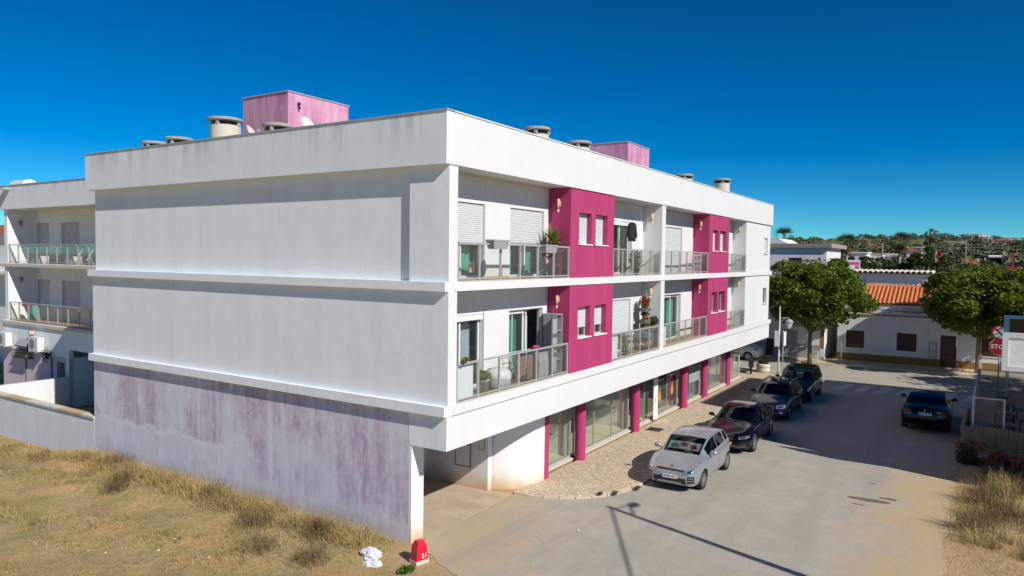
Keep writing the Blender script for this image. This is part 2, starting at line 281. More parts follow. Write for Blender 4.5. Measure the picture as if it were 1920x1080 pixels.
# ---------------------------------------------------------------- mesh helpers
class MB:
    def __init__(s): s.v = []; s.f = []; s.mi = []; s.cur = 0
    def add(s, vs, fs):
        o = len(s.v); s.v += [tuple(p) for p in vs]; s.f += [tuple(i+o for i in f) for f in fs]; s.mi += [s.cur]*len(fs); return s
    def box(s, x0, x1, y0, y1, z0, z1):
        x0, x1 = sorted((x0, x1)); y0, y1 = sorted((y0, y1)); z0, z1 = sorted((z0, z1))
        return s.add([(x0, y0, z0), (x1, y0, z0), (x1, y1, z0), (x0, y1, z0), (x0, y0, z1), (x1, y0, z1), (x1, y1, z1), (x0, y1, z1)],
                     [(0, 3, 2, 1), (4, 5, 6, 7), (0, 1, 5, 4), (1, 2, 6, 5), (2, 3, 7, 6), (3, 0, 4, 7)])
    def bar(s, a, b, w, h=None, up=(0, 0, 1)):
        a = Vector(a); b = Vector(b); h = h or w; d = (b-a).normalized(); u = Vector(up)
        if abs(d.dot(u)) > .99: u = Vector((1, 0, 0))
        r = d.cross(u).normalized(); u = r.cross(d); P = []
        for c in (a, b):
            for i, j in ((-1, -1), (1, -1), (1, 1), (-1, 1)): P.append(c+r*(i*w/2)+u*(j*h/2))
        return s.add(P, [(0, 3, 2, 1), (4, 5, 6, 7), (0, 1, 5, 4), (1, 2, 6, 5), (2, 3, 7, 6), (3, 0, 4, 7)])
    def tube(s, pts, rad, n=8, cap=True):
        pts = [Vector(p) for p in pts]; rad = rad if hasattr(rad, '__len__') else [rad]*len(pts); vs = []; fs = []
        for i, p in enumerate(pts):
            d = (pts[min(i+1, len(pts)-1)]-pts[max(i-1, 0)]).normalized(); u = Vector((0, 0, 1)) if abs(d.z) < .95 else Vector((1, 0, 0))
            a = d.cross(u).normalized(); b = d.cross(a)
            for k in range(n): t = 2*math.pi*k/n; vs.append(p+(a*math.cos(t)+b*math.sin(t))*rad[i])
        for i in range(len(pts)-1):
            for k in range(n): fs.append((i*n+k, i*n+(k+1) % n, (i+1)*n+(k+1) % n, (i+1)*n+k))
        if cap: fs += [tuple(range(n-1, -1, -1)), tuple(range((len(pts)-1)*n, len(pts)*n))]
        return s.add(vs, fs)
    def lathe(s, prof, n=24, c=(0, 0, 0), axis='z', cap=True):
        vs = []; fs = []
        for r, z in prof:
            for k in range(n):
                t = 2*math.pi*k/n; x, y = r*math.cos(t), r*math.sin(t)
                p = (x, y, z) if axis == 'z' else ((x, z, y) if axis == 'y' else (z, x, y)); vs.append((p[0]+c[0], p[1]+c[1], p[2]+c[2]))
        for i in range(len(prof)-1):
            for k in range(n): fs.append((i*n+k, i*n+(k+1) % n, (i+1)*n+(k+1) % n, (i+1)*n+k))
        if cap: fs += [tuple(range(n-1, -1, -1)), tuple(range((len(prof)-1)*n, len(prof)*n))]
        return s.add(vs, fs)
    def prism(s, poly, z0, z1):
        n = len(poly); vs = [(p[0], p[1], z0) for p in poly]+[(p[0], p[1], z1) for p in poly]
        return s.add(vs, [tuple(range(n-1, -1, -1)), tuple(range(n, 2*n))]+[(i, (i+1) % n, n+(i+1) % n, n+i) for i in range(n)])
    def ext(s, poly, axis, a, b):
        """prism of a polygon given in the two other axes, extruded along axis from a to b"""
        n = len(poly); P = []
        for t in (a, b):
            for p, q in poly: P.append((t, p, q) if axis == 'x' else (p, t, q))
        return s.add(P, [tuple(range(n-1, -1, -1)), tuple(range(n, 2*n))]+[(i, (i+1) % n, n+(i+1) % n, n+i) for i in range(n)])
    def ellip(s, c, r, n=14, m=8):
        return s.lathe([(max(.001, math.sin(math.pi*i/m)), -math.cos(math.pi*i/m)) for i in range(m+1)], n).scale_last(n*(m+1), c, r)
    def scale_last(s, k, c, r):
        for i in range(len(s.v)-k, len(s.v)): p = s.v[i]; s.v[i] = (p[0]*r[0]+c[0], p[1]*r[1]+c[1], p[2]*r[2]+c[2])
        return s
    def mesh(s, name, off=(0, 0, 0), normals=True):
        me = bpy.data.meshes.new(name)
        me.from_pydata([(p[0]-off[0], p[1]-off[1], p[2]-off[2]) for p in s.v], [], s.f)
        if normals:
            bm = bmesh.new(); bm.from_mesh(me); bmesh.ops.recalc_face_normals(bm, faces=bm.faces); bm.to_mesh(me); bm.free()
        return me
def wloc(o):
    p = Vector((0, 0, 0))
    while o: p += o.location; o = o.parent
    return p
def link(name, me, mat, parent=None, smooth=False, loc=(0, 0, 0)):
    o = bpy.data.objects.new(name, me); COL.objects.link(o); o.parent = parent; o.location = loc
    if mat and not me.materials: me.materials.append(MATS[mat])
    if smooth:
        for p in me.polygons: p.use_smooth = True
        if smooth == 'auto':
            try: me.set_sharp_from_angle(angle=R(38))
            except Exception: pass
    return o
def part(name, mb, mat, parent, smooth=False, local=False):
    """mesh given in world coordinates (or in the thing's own, local=True) as a child"""
    return link(name, mb.mesh(name, (0, 0, 0) if (local or parent is None) else wloc(parent)), mat, parent, smooth)
def tag(o, label, cat, group=None):
    o['label'] = label; o['category'] = cat
    if group: o['group'] = group
    return o
def thing(name, label, cat, loc=(0, 0, 0), rz=0, group=None):
    o = bpy.data.objects.new(name, None); COL.objects.link(o); o.location = loc; o.rotation_euler = (0, 0, rz); o.empty_display_size = .2
    return tag(o, label, cat, group)
def solo(name, mb, mat, label, cat, loc=(0, 0, 0), group=None, smooth=False, local=False):
    o = link(name, mb.mesh(name, (0, 0, 0) if local else loc), mat, None, smooth, loc); return tag(o, label, cat, group)
def struct(name, mb, mat, parent=None, smooth=False):
    o = part(name, mb, mat, parent, smooth)
    if parent is None: o['kind'] = 'structure'
    return o
def stuffo(name, me, mat, label, cat, parent=None):
    o = link(name, me, mat, parent); o['kind'] = 'stuff'
    if parent is None: o['label'] = label; o['category'] = cat
    return o
def dup(root, loc, rz=None, label=None):
    r = root.copy(); COL.objects.link(r); r.location = loc
    if rz is not None: r.rotation_euler = (0, 0, rz)
    if label: r['label'] = label
    for ch in list(root.children):
        c = ch.copy(); COL.objects.link(c); c.parent = r
        for g in list(ch.children): d = g.copy(); COL.objects.link(d); d.parent = c
    return r
def text_mesh(txt, size, depth=.002):
    cu = bpy.data.curves.new('lettering', 'FONT'); cu.body = txt; cu.size = size; cu.extrude = depth; cu.align_x = 'CENTER'; cu.align_y = 'CENTER'; cu.offset = size*.012
    o = bpy.data.objects.new('lettering', cu); COL.objects.link(o); bpy.context.view_layer.update()
    me = bpy.data.meshes.new_from_object(o.evaluated_get(bpy.context.evaluated_depsgraph_get())); bpy.data.objects.remove(o); return me
def place_text(txt, size, origin, xdir, ydir, mat, parent, name='lettering', sx=1.0):
    me = text_mesh(txt, size); x = Vector(xdir).normalized(); y = Vector(ydir).normalized(); n = x.cross(y)
    M = Matrix(((x.x*sx, y.x, n.x, origin[0]), (x.y*sx, y.y, n.y, origin[1]), (x.z*sx, y.z, n.z, origin[2]), (0, 0, 0, 1))); me.transform(M)
    return link(name, me, mat, parent)
def quads_mesh(name, P):
    """P: (n,4,3) array of separate quads (or (n,3,3) triangles)"""
    P = np.asarray(P, dtype=np.float32); n, k = P.shape[:2]; me = bpy.data.meshes.new(name)
    me.vertices.add(n*k); me.vertices.foreach_set('co', P.reshape(-1)); me.loops.add(n*k); me.loops.foreach_set('vertex_index', np.arange(n*k, dtype=np.int32))
    me.polygons.add(n); me.polygons.foreach_set('loop_start', np.arange(0, n*k, k, dtype=np.int32)); me.polygons.foreach_set('loop_total', np.full(n, k, dtype=np.int32))
    me.update(calc_edges=True); return me
def rand_dirs(n):
    v = rng.normal(size=(n, 3)); return v/np.linalg.norm(v, axis=1, keepdims=True)
def leaves(centers, size, flat=.5, asp=.55):
    """one leaf-shaped quad per centre, random tilt leaning to face up by 'flat'"""
    n = len(centers); nrm = rand_dirs(n); nrm[:, 2] = np.abs(nrm[:, 2])+flat; nrm /= np.linalg.norm(nrm, axis=1, keepdims=True)
    a = np.cross(nrm, rand_dirs(n)); a /= np.linalg.norm(a, axis=1, keepdims=True)+1e-9; b = np.cross(nrm, a)
    s = (size*(.6+.8*rng.random(n)))[:, None]; c = np.asarray(centers)
    return np.stack([c-a*s, c+b*s*asp-nrm*s*.12, c+a*s, c-b*s*asp-nrm*s*.12], axis=1)
# ================================================================ SETTING: ground, road, pavement
HX = [-5000, 48, 58, 75, 110, 150, 200, 300, 500, 700, 900, 1500, 5000]; HZ = [0, 0, 2.4, 4.2, 5.6, 7.0, 8.2, 11.5, 19.5, 26, 26.5, 22, 22]
def sm(t): t = np.clip(t, 0, 1); return t*t*(3-2*t)
def ground_z(x, y):
    x = np.asarray(x, float); y = np.asarray(y, float)
    z = np.interp(x, HX, HZ) + np.where(x > 250, 2.2*np.sin(y/61+1.0)*sm((x-250)/300)+1.6*np.sin(y/23+x/90)*sm((x-250)/300), 0)
    lot = sm((-.2-x)/1.0)*sm((y-.3)/1.5); vrg = sm((-10.2-y)/1.2)*sm((17.2-x)/1.0)
    bump = .05*np.sin(x*1.7+y*.9)+.04*np.sin(x*.8-y*2.3+1)+.03*np.sin(3.1*x+2.7*y)
    z = z + (bump+.02)*(lot+vrg) - .5*sm((y-15.3)/4.5)*sm((.6-x)/.4)
    return z
def grid_mesh(xs, ys, dz=0.):
    X, Y = np.meshgrid(xs, ys, indexing='ij'); Z = ground_z(X, Y)+dz; nx, ny = X.shape
    mb = MB(); mb.v = list(zip(X.ravel(), Y.ravel(), Z.ravel()))
    mb.f = [(i*ny+j, (i+1)*ny+j, (i+1)*ny+j+1, i*ny+j+1) for i in range(nx-1) for j in range(ny-1)]; return mb
xs = np.unique(np.concatenate([[-5000, -1500, -400, -120, -60, -40, -30], np.arange(-22, 1.6, .4), np.arange(2, 20, .8), np.arange(20, 48, 4), np.arange(48, 130, 6), np.arange(130, 1000, 30), [1200, 1500, 2200, 3500, 5000]]))
ys = np.unique(np.concatenate([[-5000, -2000, -800, -400], np.arange(-300, -30, 30), [-24, -20, -17], np.arange(-15, 24.5, .5), [27, 31, 36, 45], np.arange(60, 420, 30), [600, 1000, 2000, 5000]]))
gobj = struct('ground', grid_mesh(xs, ys, -.012), 'soil', None, True)
# road sheet: street in front of the building, the near apron, and the cross street
mb = MB()
jr = random.Random(4)
def jag(p, q, n, amp):
    out = []
    for k in range(n):
        f = k/n; nx, ny = -(q[1]-p[1]), q[0]-p[0]; L = math.hypot(nx, ny); o = jr.uniform(-amp, amp)*.25+amp*math.sin(k*.23)+amp*.6*math.sin(k*.61+1); out.append((p[0]+(q[0]-p[0])*f+nx/L*o, p[1]+(q[1]-p[1])*f+ny/L*o))
    return out
RV = [(-60, -9.9)]+jag((-10, -9.95), (17.4, -10.3), 220, .06)+[(18.2, -10.3), (18.3, -10.35), (35.2, -10.9), (36, -60), (40.85, -60), (40.85, 60), (35.2, 60), (35.2, 1.6), (34.9, .4), (33.7, -.6), (30, -1.6), (8, -1.65), (6.9, -1.45), (6.0, -.95), (5.4, -.25), (5.1, .6), (4.8, 1.05), (.75, 1.0)]
RV += jag((.1, .85), (-.7, -1.0), 30, .04)+jag((-.7, -1.0), (-9, -4.2), 90, .06)+[(-60, -5)]
mb.prism(RV, -.1, 0.0)
rd = struct('road', mb, 'asphalt')
for k in range(7):   # zebra crossing at the corner
    y0 = -4.05-1.03*k; mb = MB()
    st = [(30.7, y0), (33.2, y0-.42), (33.2, y0-.92), (30.7, y0-.52)]
    mb.prism(st, .001, .004); part('crossing_stripe', mb, 'road_paint', rd)
mb = MB(); mb.prism([(.62, 1.004), (4.86, 1.1), (4.62, 1.9), (4.5, 9.0), (.62, 9.0)], -.1, .003); dv = struct('driveway', mb, 'drive')
# pavement with kerb stones
PV = [(4.93, 1.05), (4.98, .6), (5.1, .15), (5.3, -.28), (5.57, -.68), (5.92, -1.03), (6.33, -1.33), (6.8, -1.54), (7.35, -1.68), (8.0, -1.72), (30, -1.65), (33.8, -.72), (35.0, .3), (35.4, 1.6), (35.4, 12), (31.2, 12), (31.2, 1.05)]
mb = MB(); mb.prism(PV, -.1, .075); pav = struct('pavement', mb, 'cobbles')
path = []
for i in range(14):
    a, b = Vector(PV[i]), Vector(PV[i+1]); L = (b-a).length; n = max(1, round(L/1.0))
    for k in range(n): path.append((a.lerp(b, k/n), a.lerp(b, (k+1)/n)))
for a, b in path:
    d = (b-a).normalized(); nrm = Vector((d.y, -d.x)); g = d*.006; o_ = random.uniform(-.004, .004)
    q = [a+g+nrm*.0, b-g+nrm*.0, b-g+nrm*(.16 if a.x > 7.2 else .10), a+g+nrm*(.16 if a.x > 7.2 else .10)]
    mb = MB(); mb.prism([(p.x, p.y) for p in q], -.1, .077+o_*.5-(.03 if a.x < 7.2 else 0)*(1 if a.y < 1 else 0)); part('kerb_stone', mb, 'kerb', pav)
# far pavement in front of the white house
mb = MB(); mb.prism([(40.95, -60), (43.9, -60), (43.9, 60), (40.95, 60)], -.1, .11); fp = struct('far_pavement', mb, 'cobbles')
for k in range(26):
    y0 = -14.5+k*1.0; mb = MB(); mb.box(40.77, 40.946, y0+.006, y0+.994, -.1, .112+random.uniform(-.004, .004)); part('kerb_stone', mb, 'kerb', fp)
# stain on the asphalt and the iron cover on the pavement
mb = MB()
def blob(cx, cy, rx, ry, rot, n=18, seed=1):
    r = random.Random(seed); out = []
    for k in range(n):
        t = 2*math.pi*k/n; s = 1+r.uniform(-.2, .2); x, y = rx*s*math.cos(t), ry*s*math.sin(t); out.append((cx+x*math.cos(rot)-y*math.sin(rot), cy+x*math.sin(rot)+y*math.cos(rot)))
    return out
mb.prism(blob(10.5, -8.1, .16, .62, .05, 20, 3), .0005, .003); mb.prism(blob(10.95, -8.62, .10, .24, .1, 14, 5), .0005, .0035)
part('oil_stain', mb, 'asphalt_dark', rd)
for i, (cx, cy, rx, ry) in enumerate([(12.4, -8.0, .04, .14), (9.9, -7.9, .05, .2)]):
    mb = MB(); mb.prism(blob(cx, cy, rx, ry, .1, 12, 20+i), .0005, .003); part('oil_stain', mb, 'asphalt_dark', rd)
mb = MB(); mb.box(14.75, 15.4, .2, .82, .076, .083)
mh = solo('drain_cover', mb, 'iron', 'square iron drain cover set in the pavement by the third pink column', 'drain cover', (15.1, .5, .076))
for k in range(5):
    mb = MB(); mb.box(14.8+k*.12, 14.87+k*.12, .24, .78, .083, .091); part('grid_bar', mb, 'dark_metal', mh)

# ================================================================ MAIN APARTMENT BUILDING
B = thing('apartment_building', 'long three storey white apartment building with magenta bays and a mauve blind end wall', 'building')
LX, LY = 32.9, 16.0
ZF, ZB, S1T, S1B, S0T, S0L, S0B = 10.66, 9.41, 6.60, 6.375, 3.60, 3.355, 2.50
WX = .13     # wall plane of the blind end behind the ledges
BY = .80      # back wall of the balconies
def P(name, mat, *boxes, parent=B, smooth=False):
    mb = MB()
    for b in boxes: mb.box(*b)
    return part(name, mb, mat, parent, smooth)
# blind end wall (left face), per storey, with the proud strip at the corner of the top floor
P('end_wall', 'plaster_side_lifted', (WX, .34, .03, LY, S0T, S1B))
P('end_wall', 'plaster_side_lifted', (WX+.115, .37, 1.22, LY, S1T, ZB))
P('wall_strip', 'plaster_side_lifted', (WX, .34, .03, 1.22, S1T, ZB))
P('end_wall', 'plaster_mauve', (WX+.01, .34, 1.2, LY, -.9, S0L-.02))
# ledges and roof fascia (end face and front face are separate pieces butted at the corner)
P('ledge', 'plaster_side_lifted', (-.0, .34, .0, LY+.1, S1B, S1T))
P('ledge', 'plaster_side_lifted', (-.0, .34, .0, LY+.1, S0L, S0T))
P('roof_fascia', 'plaster_fascia', (-.024, .25, -.03, LY+.12, ZB, ZF))
P('roof_fascia', 'plaster_white', (.25, LX, -.03, .22, ZB, ZF))
P('roof_fascia', 'plaster_white', (LX-.25, LX-.0, .22, LY, ZB, ZF))
P('roof_fascia', 'plaster_white', (.25, LX-.25, LY-.25, LY+.1, ZB, ZF))
P('roof_slab', 'plaster_white', (.25, LX-.25, .22, LY-.25, ZB, ZB+.35))
P('coping', 'aluminium', (-.047, .27, -.055, LY+.14, ZF, ZF+.035))
P('coping', 'alu_white', (.27, LX+.02, -.055, .24, ZF, ZF+.03))
P('coping', 'alu_white', (LX-.27, LX+.02, .24, LY, ZF, ZF+.03))
# floor slabs with balcony edges
P('floor_slab', 'plaster_white', (.34, LX-.1, .0, LY, S1B, S1T-.02))
P('slab_edge', 'plaster_white', (.34, LX+.12, -.02, .0, S1B, S1T))
P('floor_slab', 'plaster_white', (.34, LX-.05, .0, LY, S0L, S0T-.02))
P('slab_edge', 'plaster_white', (.34, LX+.1, -.03, .0, S0L, S0T))
P('beam_fascia', 'plaster_white', (WX+.02, LX-.15, .02, .30, S0B, S0L))
P('beam_fascia', 'plaster_side_lifted', (WX+.004, .34, .30, 1.2, S0B, S0L), (WX+.004, WX+.02, .02, .30, S0B, S0L))
P('ceiling_slab', 'plaster_white', (.34, LX-.15, .30, LY, S0B+.25, S0L-.01))
# corner column, partition, end block, rear and far walls
for z0, z1 in ((S0T, S1B), (S1T, ZB)):
    P('corner_pillar', 'plaster_white', (.34, .48, .03, .9, z0, z1)); P('pillar_face', 'plaster_white', (WX+.002, .48, 0.0, .03, z0, z1))
    P('partition_wall', 'plaster_white', (14.1, 14.5, .0, 2.0, z0, z1))
    P('side_wall', 'plaster_white', (27.03, 27.25, .05, 2, z0, z1))
    wz = z0+1.06
    P('front_wall', 'plaster_white', (27.25, 31.1, .05, .25, z0, z1), (31.1, 32.0, .05, .25, z0, wz), (31.1, 32.0, .05, .25, wz+.93, z1), (32.0, 32.62, .05, .25, z0, z1))
    P('far_wall', 'plaster_white', (32.4, 32.62, .25, LY, z0, z1))
    w = P('window', 'aluminium', (31.14, 31.18, .17, .21, wz+.04, wz+.89), (31.92, 31.96, .17, .21, wz+.04, wz+.89), (31.53, 31.57, .17, .21, wz+.04, wz+.89))
    P('pane', 'glass_tint', (31.12, 31.98, .185, .195, wz+.02, wz+.91), parent=w)
    P('sill', 'plaster_white', (31.05, 32.05, -.02, .2, wz-.03, wz+.02), parent=w)
    if z0 > 5: P('roller_shutter', 'shutter', (31.12, 31.98, .13, .15, wz+.05, wz+.91), parent=w)
P('rear_wall', 'plaster_white', (.34, 32.4, LY-.2, LY, 0, ZB))
# balcony back walls with door openings
DOORS = [(.80, 2.80), (4.08, 6.02), (10.95, 12.95), (16.5, 18.76), (24.4, 26.3)]
DH = 2.06
for z0, z1 in ((S0T, S1B), (S1T, ZB)):
    xs_ = [.48]+[a for d in DOORS for a in d]+[27.03]
    bx = [(xs_[i], xs_[i+1], BY, BY+.22, z0-.02, z1) for i in range(0, len(xs_), 2)]
    [P('back_wall', 'plaster_white', q_) for q_ in bx]; [P('lintel', 'plaster_white', (a, b, BY+.004, BY+.216, z0+DH, z1)) for a, b in DOORS]
    [P('skirting', 'tile_floor', (xs_[i]+.01, xs_[i+1]-.01, BY-.012, BY, z0, z0+.08)) for i in range(0, len(xs_), 2)]
    for a, b in ((.48, 6.3), (9.55, 14.1), (14.5, 20.28), (23.57, 27.03)):
        fl = P('balcony_floor', 'tile_floor', (a, b, .0, BY, z0-.02, z0+.006))
        P('floor_edge', 'concrete_light', (a, b, -.018, .10, z0+.006, z0+.02), parent=fl)
    for a, b in DOORS:      # rooms behind the doors
        a_ = max(a-.6, .5)
        P('room', 'room', (a_, b+.6, 4.6, 4.7, z0, z1), (a_-.1, a_, BY+.23, 4.7, z0, z1), (b+.6, b+.7, BY+.23, 4.7, z0, z1), (a_, b+.6, BY+.23, 4.6, z1-.05, z1-.01), (a_, b+.6, BY+.23, 4.6, z0-.015, z0-.005))
def shutter_mb(x0, x1, y, z0, z1, pitch=.055):
    mb = MB(); n = max(2, int((z1-z0)/pitch)); pr = []
    for k in range(n):
        za = z0+(z1-z0)*k/n; zb = z0+(z1-z0)*(k+1)/n
        pr += [(y, za), (y-.012, za+(zb-za)*.3), (y-.012, za+(zb-za)*.75), (y, za+(zb-za)*.97)]
    vs = []; fs = []
    for p in pr: vs += [(x0, p[0], p[1]), (x1, p[0], p[1])]
    for i in range(len(pr)-1): fs.append((2*i, 2*i+1, 2*i+3, 2*i+2))
    mb.add(vs, fs); return mb
# (door index, floor, shutter bottom above the floor, sliding leaves as (x fractions) )
def door(i, z0, drop, open_right=False, hood=True):
    a, b = DOORS[i]; t = z0+DH; y = BY+.12
    f = P('balcony_door', 'aluminium', (a, a+.05, y-.03, y+.05, z0, t), (b-.05, b, y-.03, y+.05, z0, t), (a+.05, b-.05, y-.03, y+.05, t-.05, t), (a+.05, b-.05, y-.03, y+.05, z0, z0+.04))
    mid = (a+b)/2
    leaves_ = [(a+.05, mid+.03, y-.01)] + ([] if open_right else [(mid-.03, b-.05, y+.03)])
    if open_right: leaves_ = [(a+.05, mid-.02, y-.01), (a+.35, mid+.22, y+.03)]
    for l0, l1, yy in leaves_:
        P('sash', 'alu_white', (l0, l0+.06, yy-.015, yy+.015, z0+.04, t-.05), (l1-.06, l1, yy-.015, yy+.015, z0+.04, t-.05), (l0+.06, l1-.06, yy-.015, yy+.015, t-.12, t-.05), (l0+.06, l1-.06, yy-.015, yy+.015, z0+.04, z0+.11), parent=f)
        P('pane', 'glass_door', (l0+.06, l1-.06, yy-.004, yy+.004, z0+.11, t-.12), parent=f)
    if drop is not None:
        part('roller_shutter', shutter_mb(a+.02, b-.02, BY+.06, z0+drop, t-.02), 'shutter', f)
        P('shutter_rail', 'aluminium', (a, a+.03, BY+.02, BY+.085, z0, t), (b-.03, b, BY+.02, BY+.085, z0, t), (a+.03, b-.03, BY+.045, BY+.07, z0+drop-.04, z0+drop), parent=f)
    if hood: P('shutter_box', 'alu_white', (a+.03, b-.03, BY+.02, BY+.09, t-.16, t-.002), parent=f)
    return f
door(0, S1T, .98, hood=False); door(1, S1T, 1.05, hood=False); door(2, S1T, None); door(3, S1T, .02, hood=False); door(4, S1T, .02, hood=False)
door(0, S0T, None); door(1, S0T, None, open_right=True, hood=False); door(2, S0T, .78, hood=False); door(3, S0T, None, hood=False); door(4, S0T, .02, hood=False)
# magenta bays with two narrow windows each
for z0, z1 in ((S0T, S1B), (S1T, ZB)):
    for x0, x1, wins in ((6.32, 9.53, ((6.9, 7.79), (8.09, 9.0))), (20.3, 23.55, ((20.86, 21.74), (22.04, 23.08)))):
        wz = z0+1.07; wt = z0+2.07; yf = .012
        edges = [x0+.0, wins[0][0], wins[0][1], wins[1][0], wins[1][1], x1]
        bx = [(edges[i], edges[i+1], yf, .30, z0, z1) for i in (0, 2, 4)] + [(a, b, yf, .30, z0, wz) for a, b in wins] + [(a, b, yf, .30, wt, z1) for a, b in wins]
        bx += [(x0, x0+.2, .30, BY, z0, z1), (x1-.2, x1, .30, BY, z0, z1)]
        bay = P('magenta_bay', 'plaster_pink', *bx)
        for k, (a, b) in enumerate(wins):
            w = P('window', 'aluminium', (a, a+.045, .2, .27, wz, wt), (b-.045, b, .2, .27, wz, wt), (a+.045, b-.045, .2, .27, wt-.045, wt), (a+.045, b-.045, .2, .27, wz, wz+.045), ((a+b)/2-.025, (a+b)/2+.025, .21, .26, wz+.045, wt-.045))
            P('pane', 'glass_door', (a+.045, b-.045, .235, .243, wz+.045, wt-.045), parent=w)
            P('sill', 'white_paint', (a-.03, b+.03, -.03, .2, wz-.03, wz+.004), parent=w)
            drop = {True: .02, False: .30}[z0 > 5] if x0 < 10 else (.02 if z0 > 5 else None)
            if drop is not None: part('roller_shutter', shutter_mb(a+.02, b-.02, .19, wz+drop, wt-.01, .05), 'shutter', w)
            mb = MB(); mb.box(a+.05, b-.05, 1.2, 1.25, wz, wt); part('window_back', mb, 'interior', w)
# railings: steel frame, every post and glass pane a piece
def railing(parent, posts, z0, axis='x', c=.05, zt=.98, pane='glass_rail', skip=()):
    a, b = posts[0], posts[-1]
    def bxx(p0, p1, w0, w1, q0, q1): return (p0, p1, c+w0, c+w1, q0, q1) if axis == 'x' else (c+w0, c+w1, p0, p1, q0, q1)
    r = P('railing', 'aluminium', bxx(a, b, -.035, .035, z0+zt-.045, z0+zt), bxx(a, b, -.02, .02, z0+.06, z0+.095), parent=parent)
    for i, p in enumerate(posts): P('post', 'aluminium', bxx(p-.028, p+.028, -.022, .022, z0+.02, z0+zt-.045), parent=r)
    for i in range(len(posts)-1):
        if i in skip: continue
        P('glass_pane', pane, bxx(posts[i]+.03, posts[i+1]-.03, -.005, .005, z0+.10, z0+zt-.07), parent=r)
    return r
RP = [[.55, 1.47, 2.45, 3.43, 4.40, 5.34, 6.28], [9.58, 10.38, 11.32, 12.15, 13.06, 14.05], [14.55, 15.38, 16.35, 17.3, 18.26, 19.22, 20.25], [23.62, 24.31, 25.1, 26.08, 26.98]]
for z0 in (S0T, S1T):
    for r_ in RP: railing(B, r_, z0)
# wall lamps
def wall_lamp(x, y, z, sx):
    mb = MB(); mb.box(min(x, x+sx*.05), max(x, x+sx*.05), y-.03, y+.03, z-.08, z+.08)
    l = part('wall_lamp', mb, 'lamp_sand', B)
    mb = MB(); mb.lathe([(.028, -.17), (.04, -.05), (.045, .11), (.025, .14)], 12, (x+sx*.11, y, z)); part('lamp_shade', mb, 'lamp_sand', l, True)
    mb = MB(); mb.lathe([(.028, -.29), (.032, -.19)], 10, (x+sx*.11, y, z)); part('lamp_glass', mb, 'lamp_glass', l, True)
for z0 in (S0T, S1T):
    for x in (6.32, 20.3, 14.1, 27.03): wall_lamp(x, .40, z0+2.32, -1)
# roof: stair towers and round chimneys
for (x0, x1, y0, y1) in ((2.62, 5.34, 8.6, 10.9), (17.27, 19.87, 2.94, 4.84)):
    t_ = P('stair_tower', 'plaster_pinkfaded', (x0, x1, y0, y1, ZB+.35, 12.58)); P('tower_coping', 'aluminium', (x0-.03, x1+.03, y0-.03, y1+.03, 12.58, 12.615), parent=t_)
mb = MB(); mb.box(3.0, 3.07, 8.5, 8.6, 12.2, 12.28); mb.bar((3.03, 8.55, 12.2), (3.03, 8.5, 12.06), .05); part('overflow_spout', mb, 'dark_metal', B)
CH = [(1.55, 10.4, .57, 1), (2.0, 15.2, .45, 0), (1.9, 13.5, .50, 0), (1.77, 8.1, .46, 0), (7.9, 2.2, .46, 0), (11.2, 2.3, .48, 1), (23.2, 2.3, .46, 0), (26.1, 1.2, .48, 1)]
for i, (x, y, r, big) in enumerate(CH):
    zt = 11.62 if i in (0, 4, 5, 6, 7) else (11.28 if i in (1, 2) else 11.27)
    mb = MB(); mb.lathe([(r*.86, ZB+.35), (r*.86, zt-.2)], 28, (x, y, 0)); c_ = part('chimney', mb, 'concrete_light', B, 'auto')
    mb = MB(); mb.lathe([(r*.72, zt-.2), (r*.72, zt-.06)], 24, (x, y, 0)); part('vent_slot', mb, 'interior', c_, 'auto')
    mb = MB()
    for k in range(4): t = k*math.pi/2+.4; mb.box(x+r*.8*math.cos(t)-.05, x+r*.8*math.cos(t)+.05, y+r*.8*math.sin(t)-.05, y+r*.8*math.sin(t)+.05, zt-.2, zt-.06)
    part('cap_support', mb, 'concrete', c_)
    mb = MB(); mb.lathe([(r*.9, zt-.06), (r*1.0, zt-.04), (r*1.0, zt+.015), (r*.93, zt+.045)], 32, (x, y, 0)); part('chimney_cap', mb, 'concrete', c_, 'auto')
# ground floor: end pier, garage opening, meter wall, curved wall, columns, shop windows
P('end_pier', 'plaster_dusty', (WX+.012, .62, 1.12, 1.20, -.1, S0B+.24)); P('end_pier', 'plaster_dusty', (.34, .62, 1.2, 2.2, -.1, S0B+.24))
P('garage_wall', 'plaster_dusty', (.34, 32.4, 9.0, 9.2, -.1, S0B+.24), (.34, .5, 2.2, 9, -.1, S0B+.24))
g_ = P('garage_door', 'plastic_grey', (1.1, 3.9, 8.9, 8.99, 0, 2.2)); P('door_rib', 'aluminium', *[(1.1, 3.9, 8.87, 8.9, .4+k*.45, .43+k*.45) for k in range(4)], parent=g_)
mwall = P('meter_wall', 'plaster_dusty', (4.62, 4.84, 1.86, 6.2, -.1, S0B+.24), (4.5, 4.62, 4.3, 9, -.1, S0B+.24))
P('meter_frame', 'concrete_dark', (4.604, 4.62, 2.5, 3.12, .62, 1.36)); P('meter_cabinet', 'plaster_dusty', (4.59, 4.604, 2.54, 3.08, .66, 1.32))
P('meter_frame', 'concrete_dark', (4.604, 4.62, 1.98, 2.2, 1.25, 1.64)); P('meter_cabinet', 'board_white', (4.59, 4.604, 2.0, 2.18, 1.27, 1.62))
P('cable_marks', 'concrete_dark', (4.612, 4.62, 2.55, 3.05, 1.52, 1.535), (4.612, 4.62, 2.6, 2.7, 1.95, 2.12), (4.612, 4.62, 2.85, 2.93, 1.9, 2.16), (4.612, 4.62, 2.3, 2.36, 2.0, 2.1))
mb = MB(); pts = []
for k in range(17):
    t = math.pi + (math.pi/2)*k/16; pts.append((6.35+1.5*math.cos(t), 2.35+1.5*math.sin(t)*1.0))
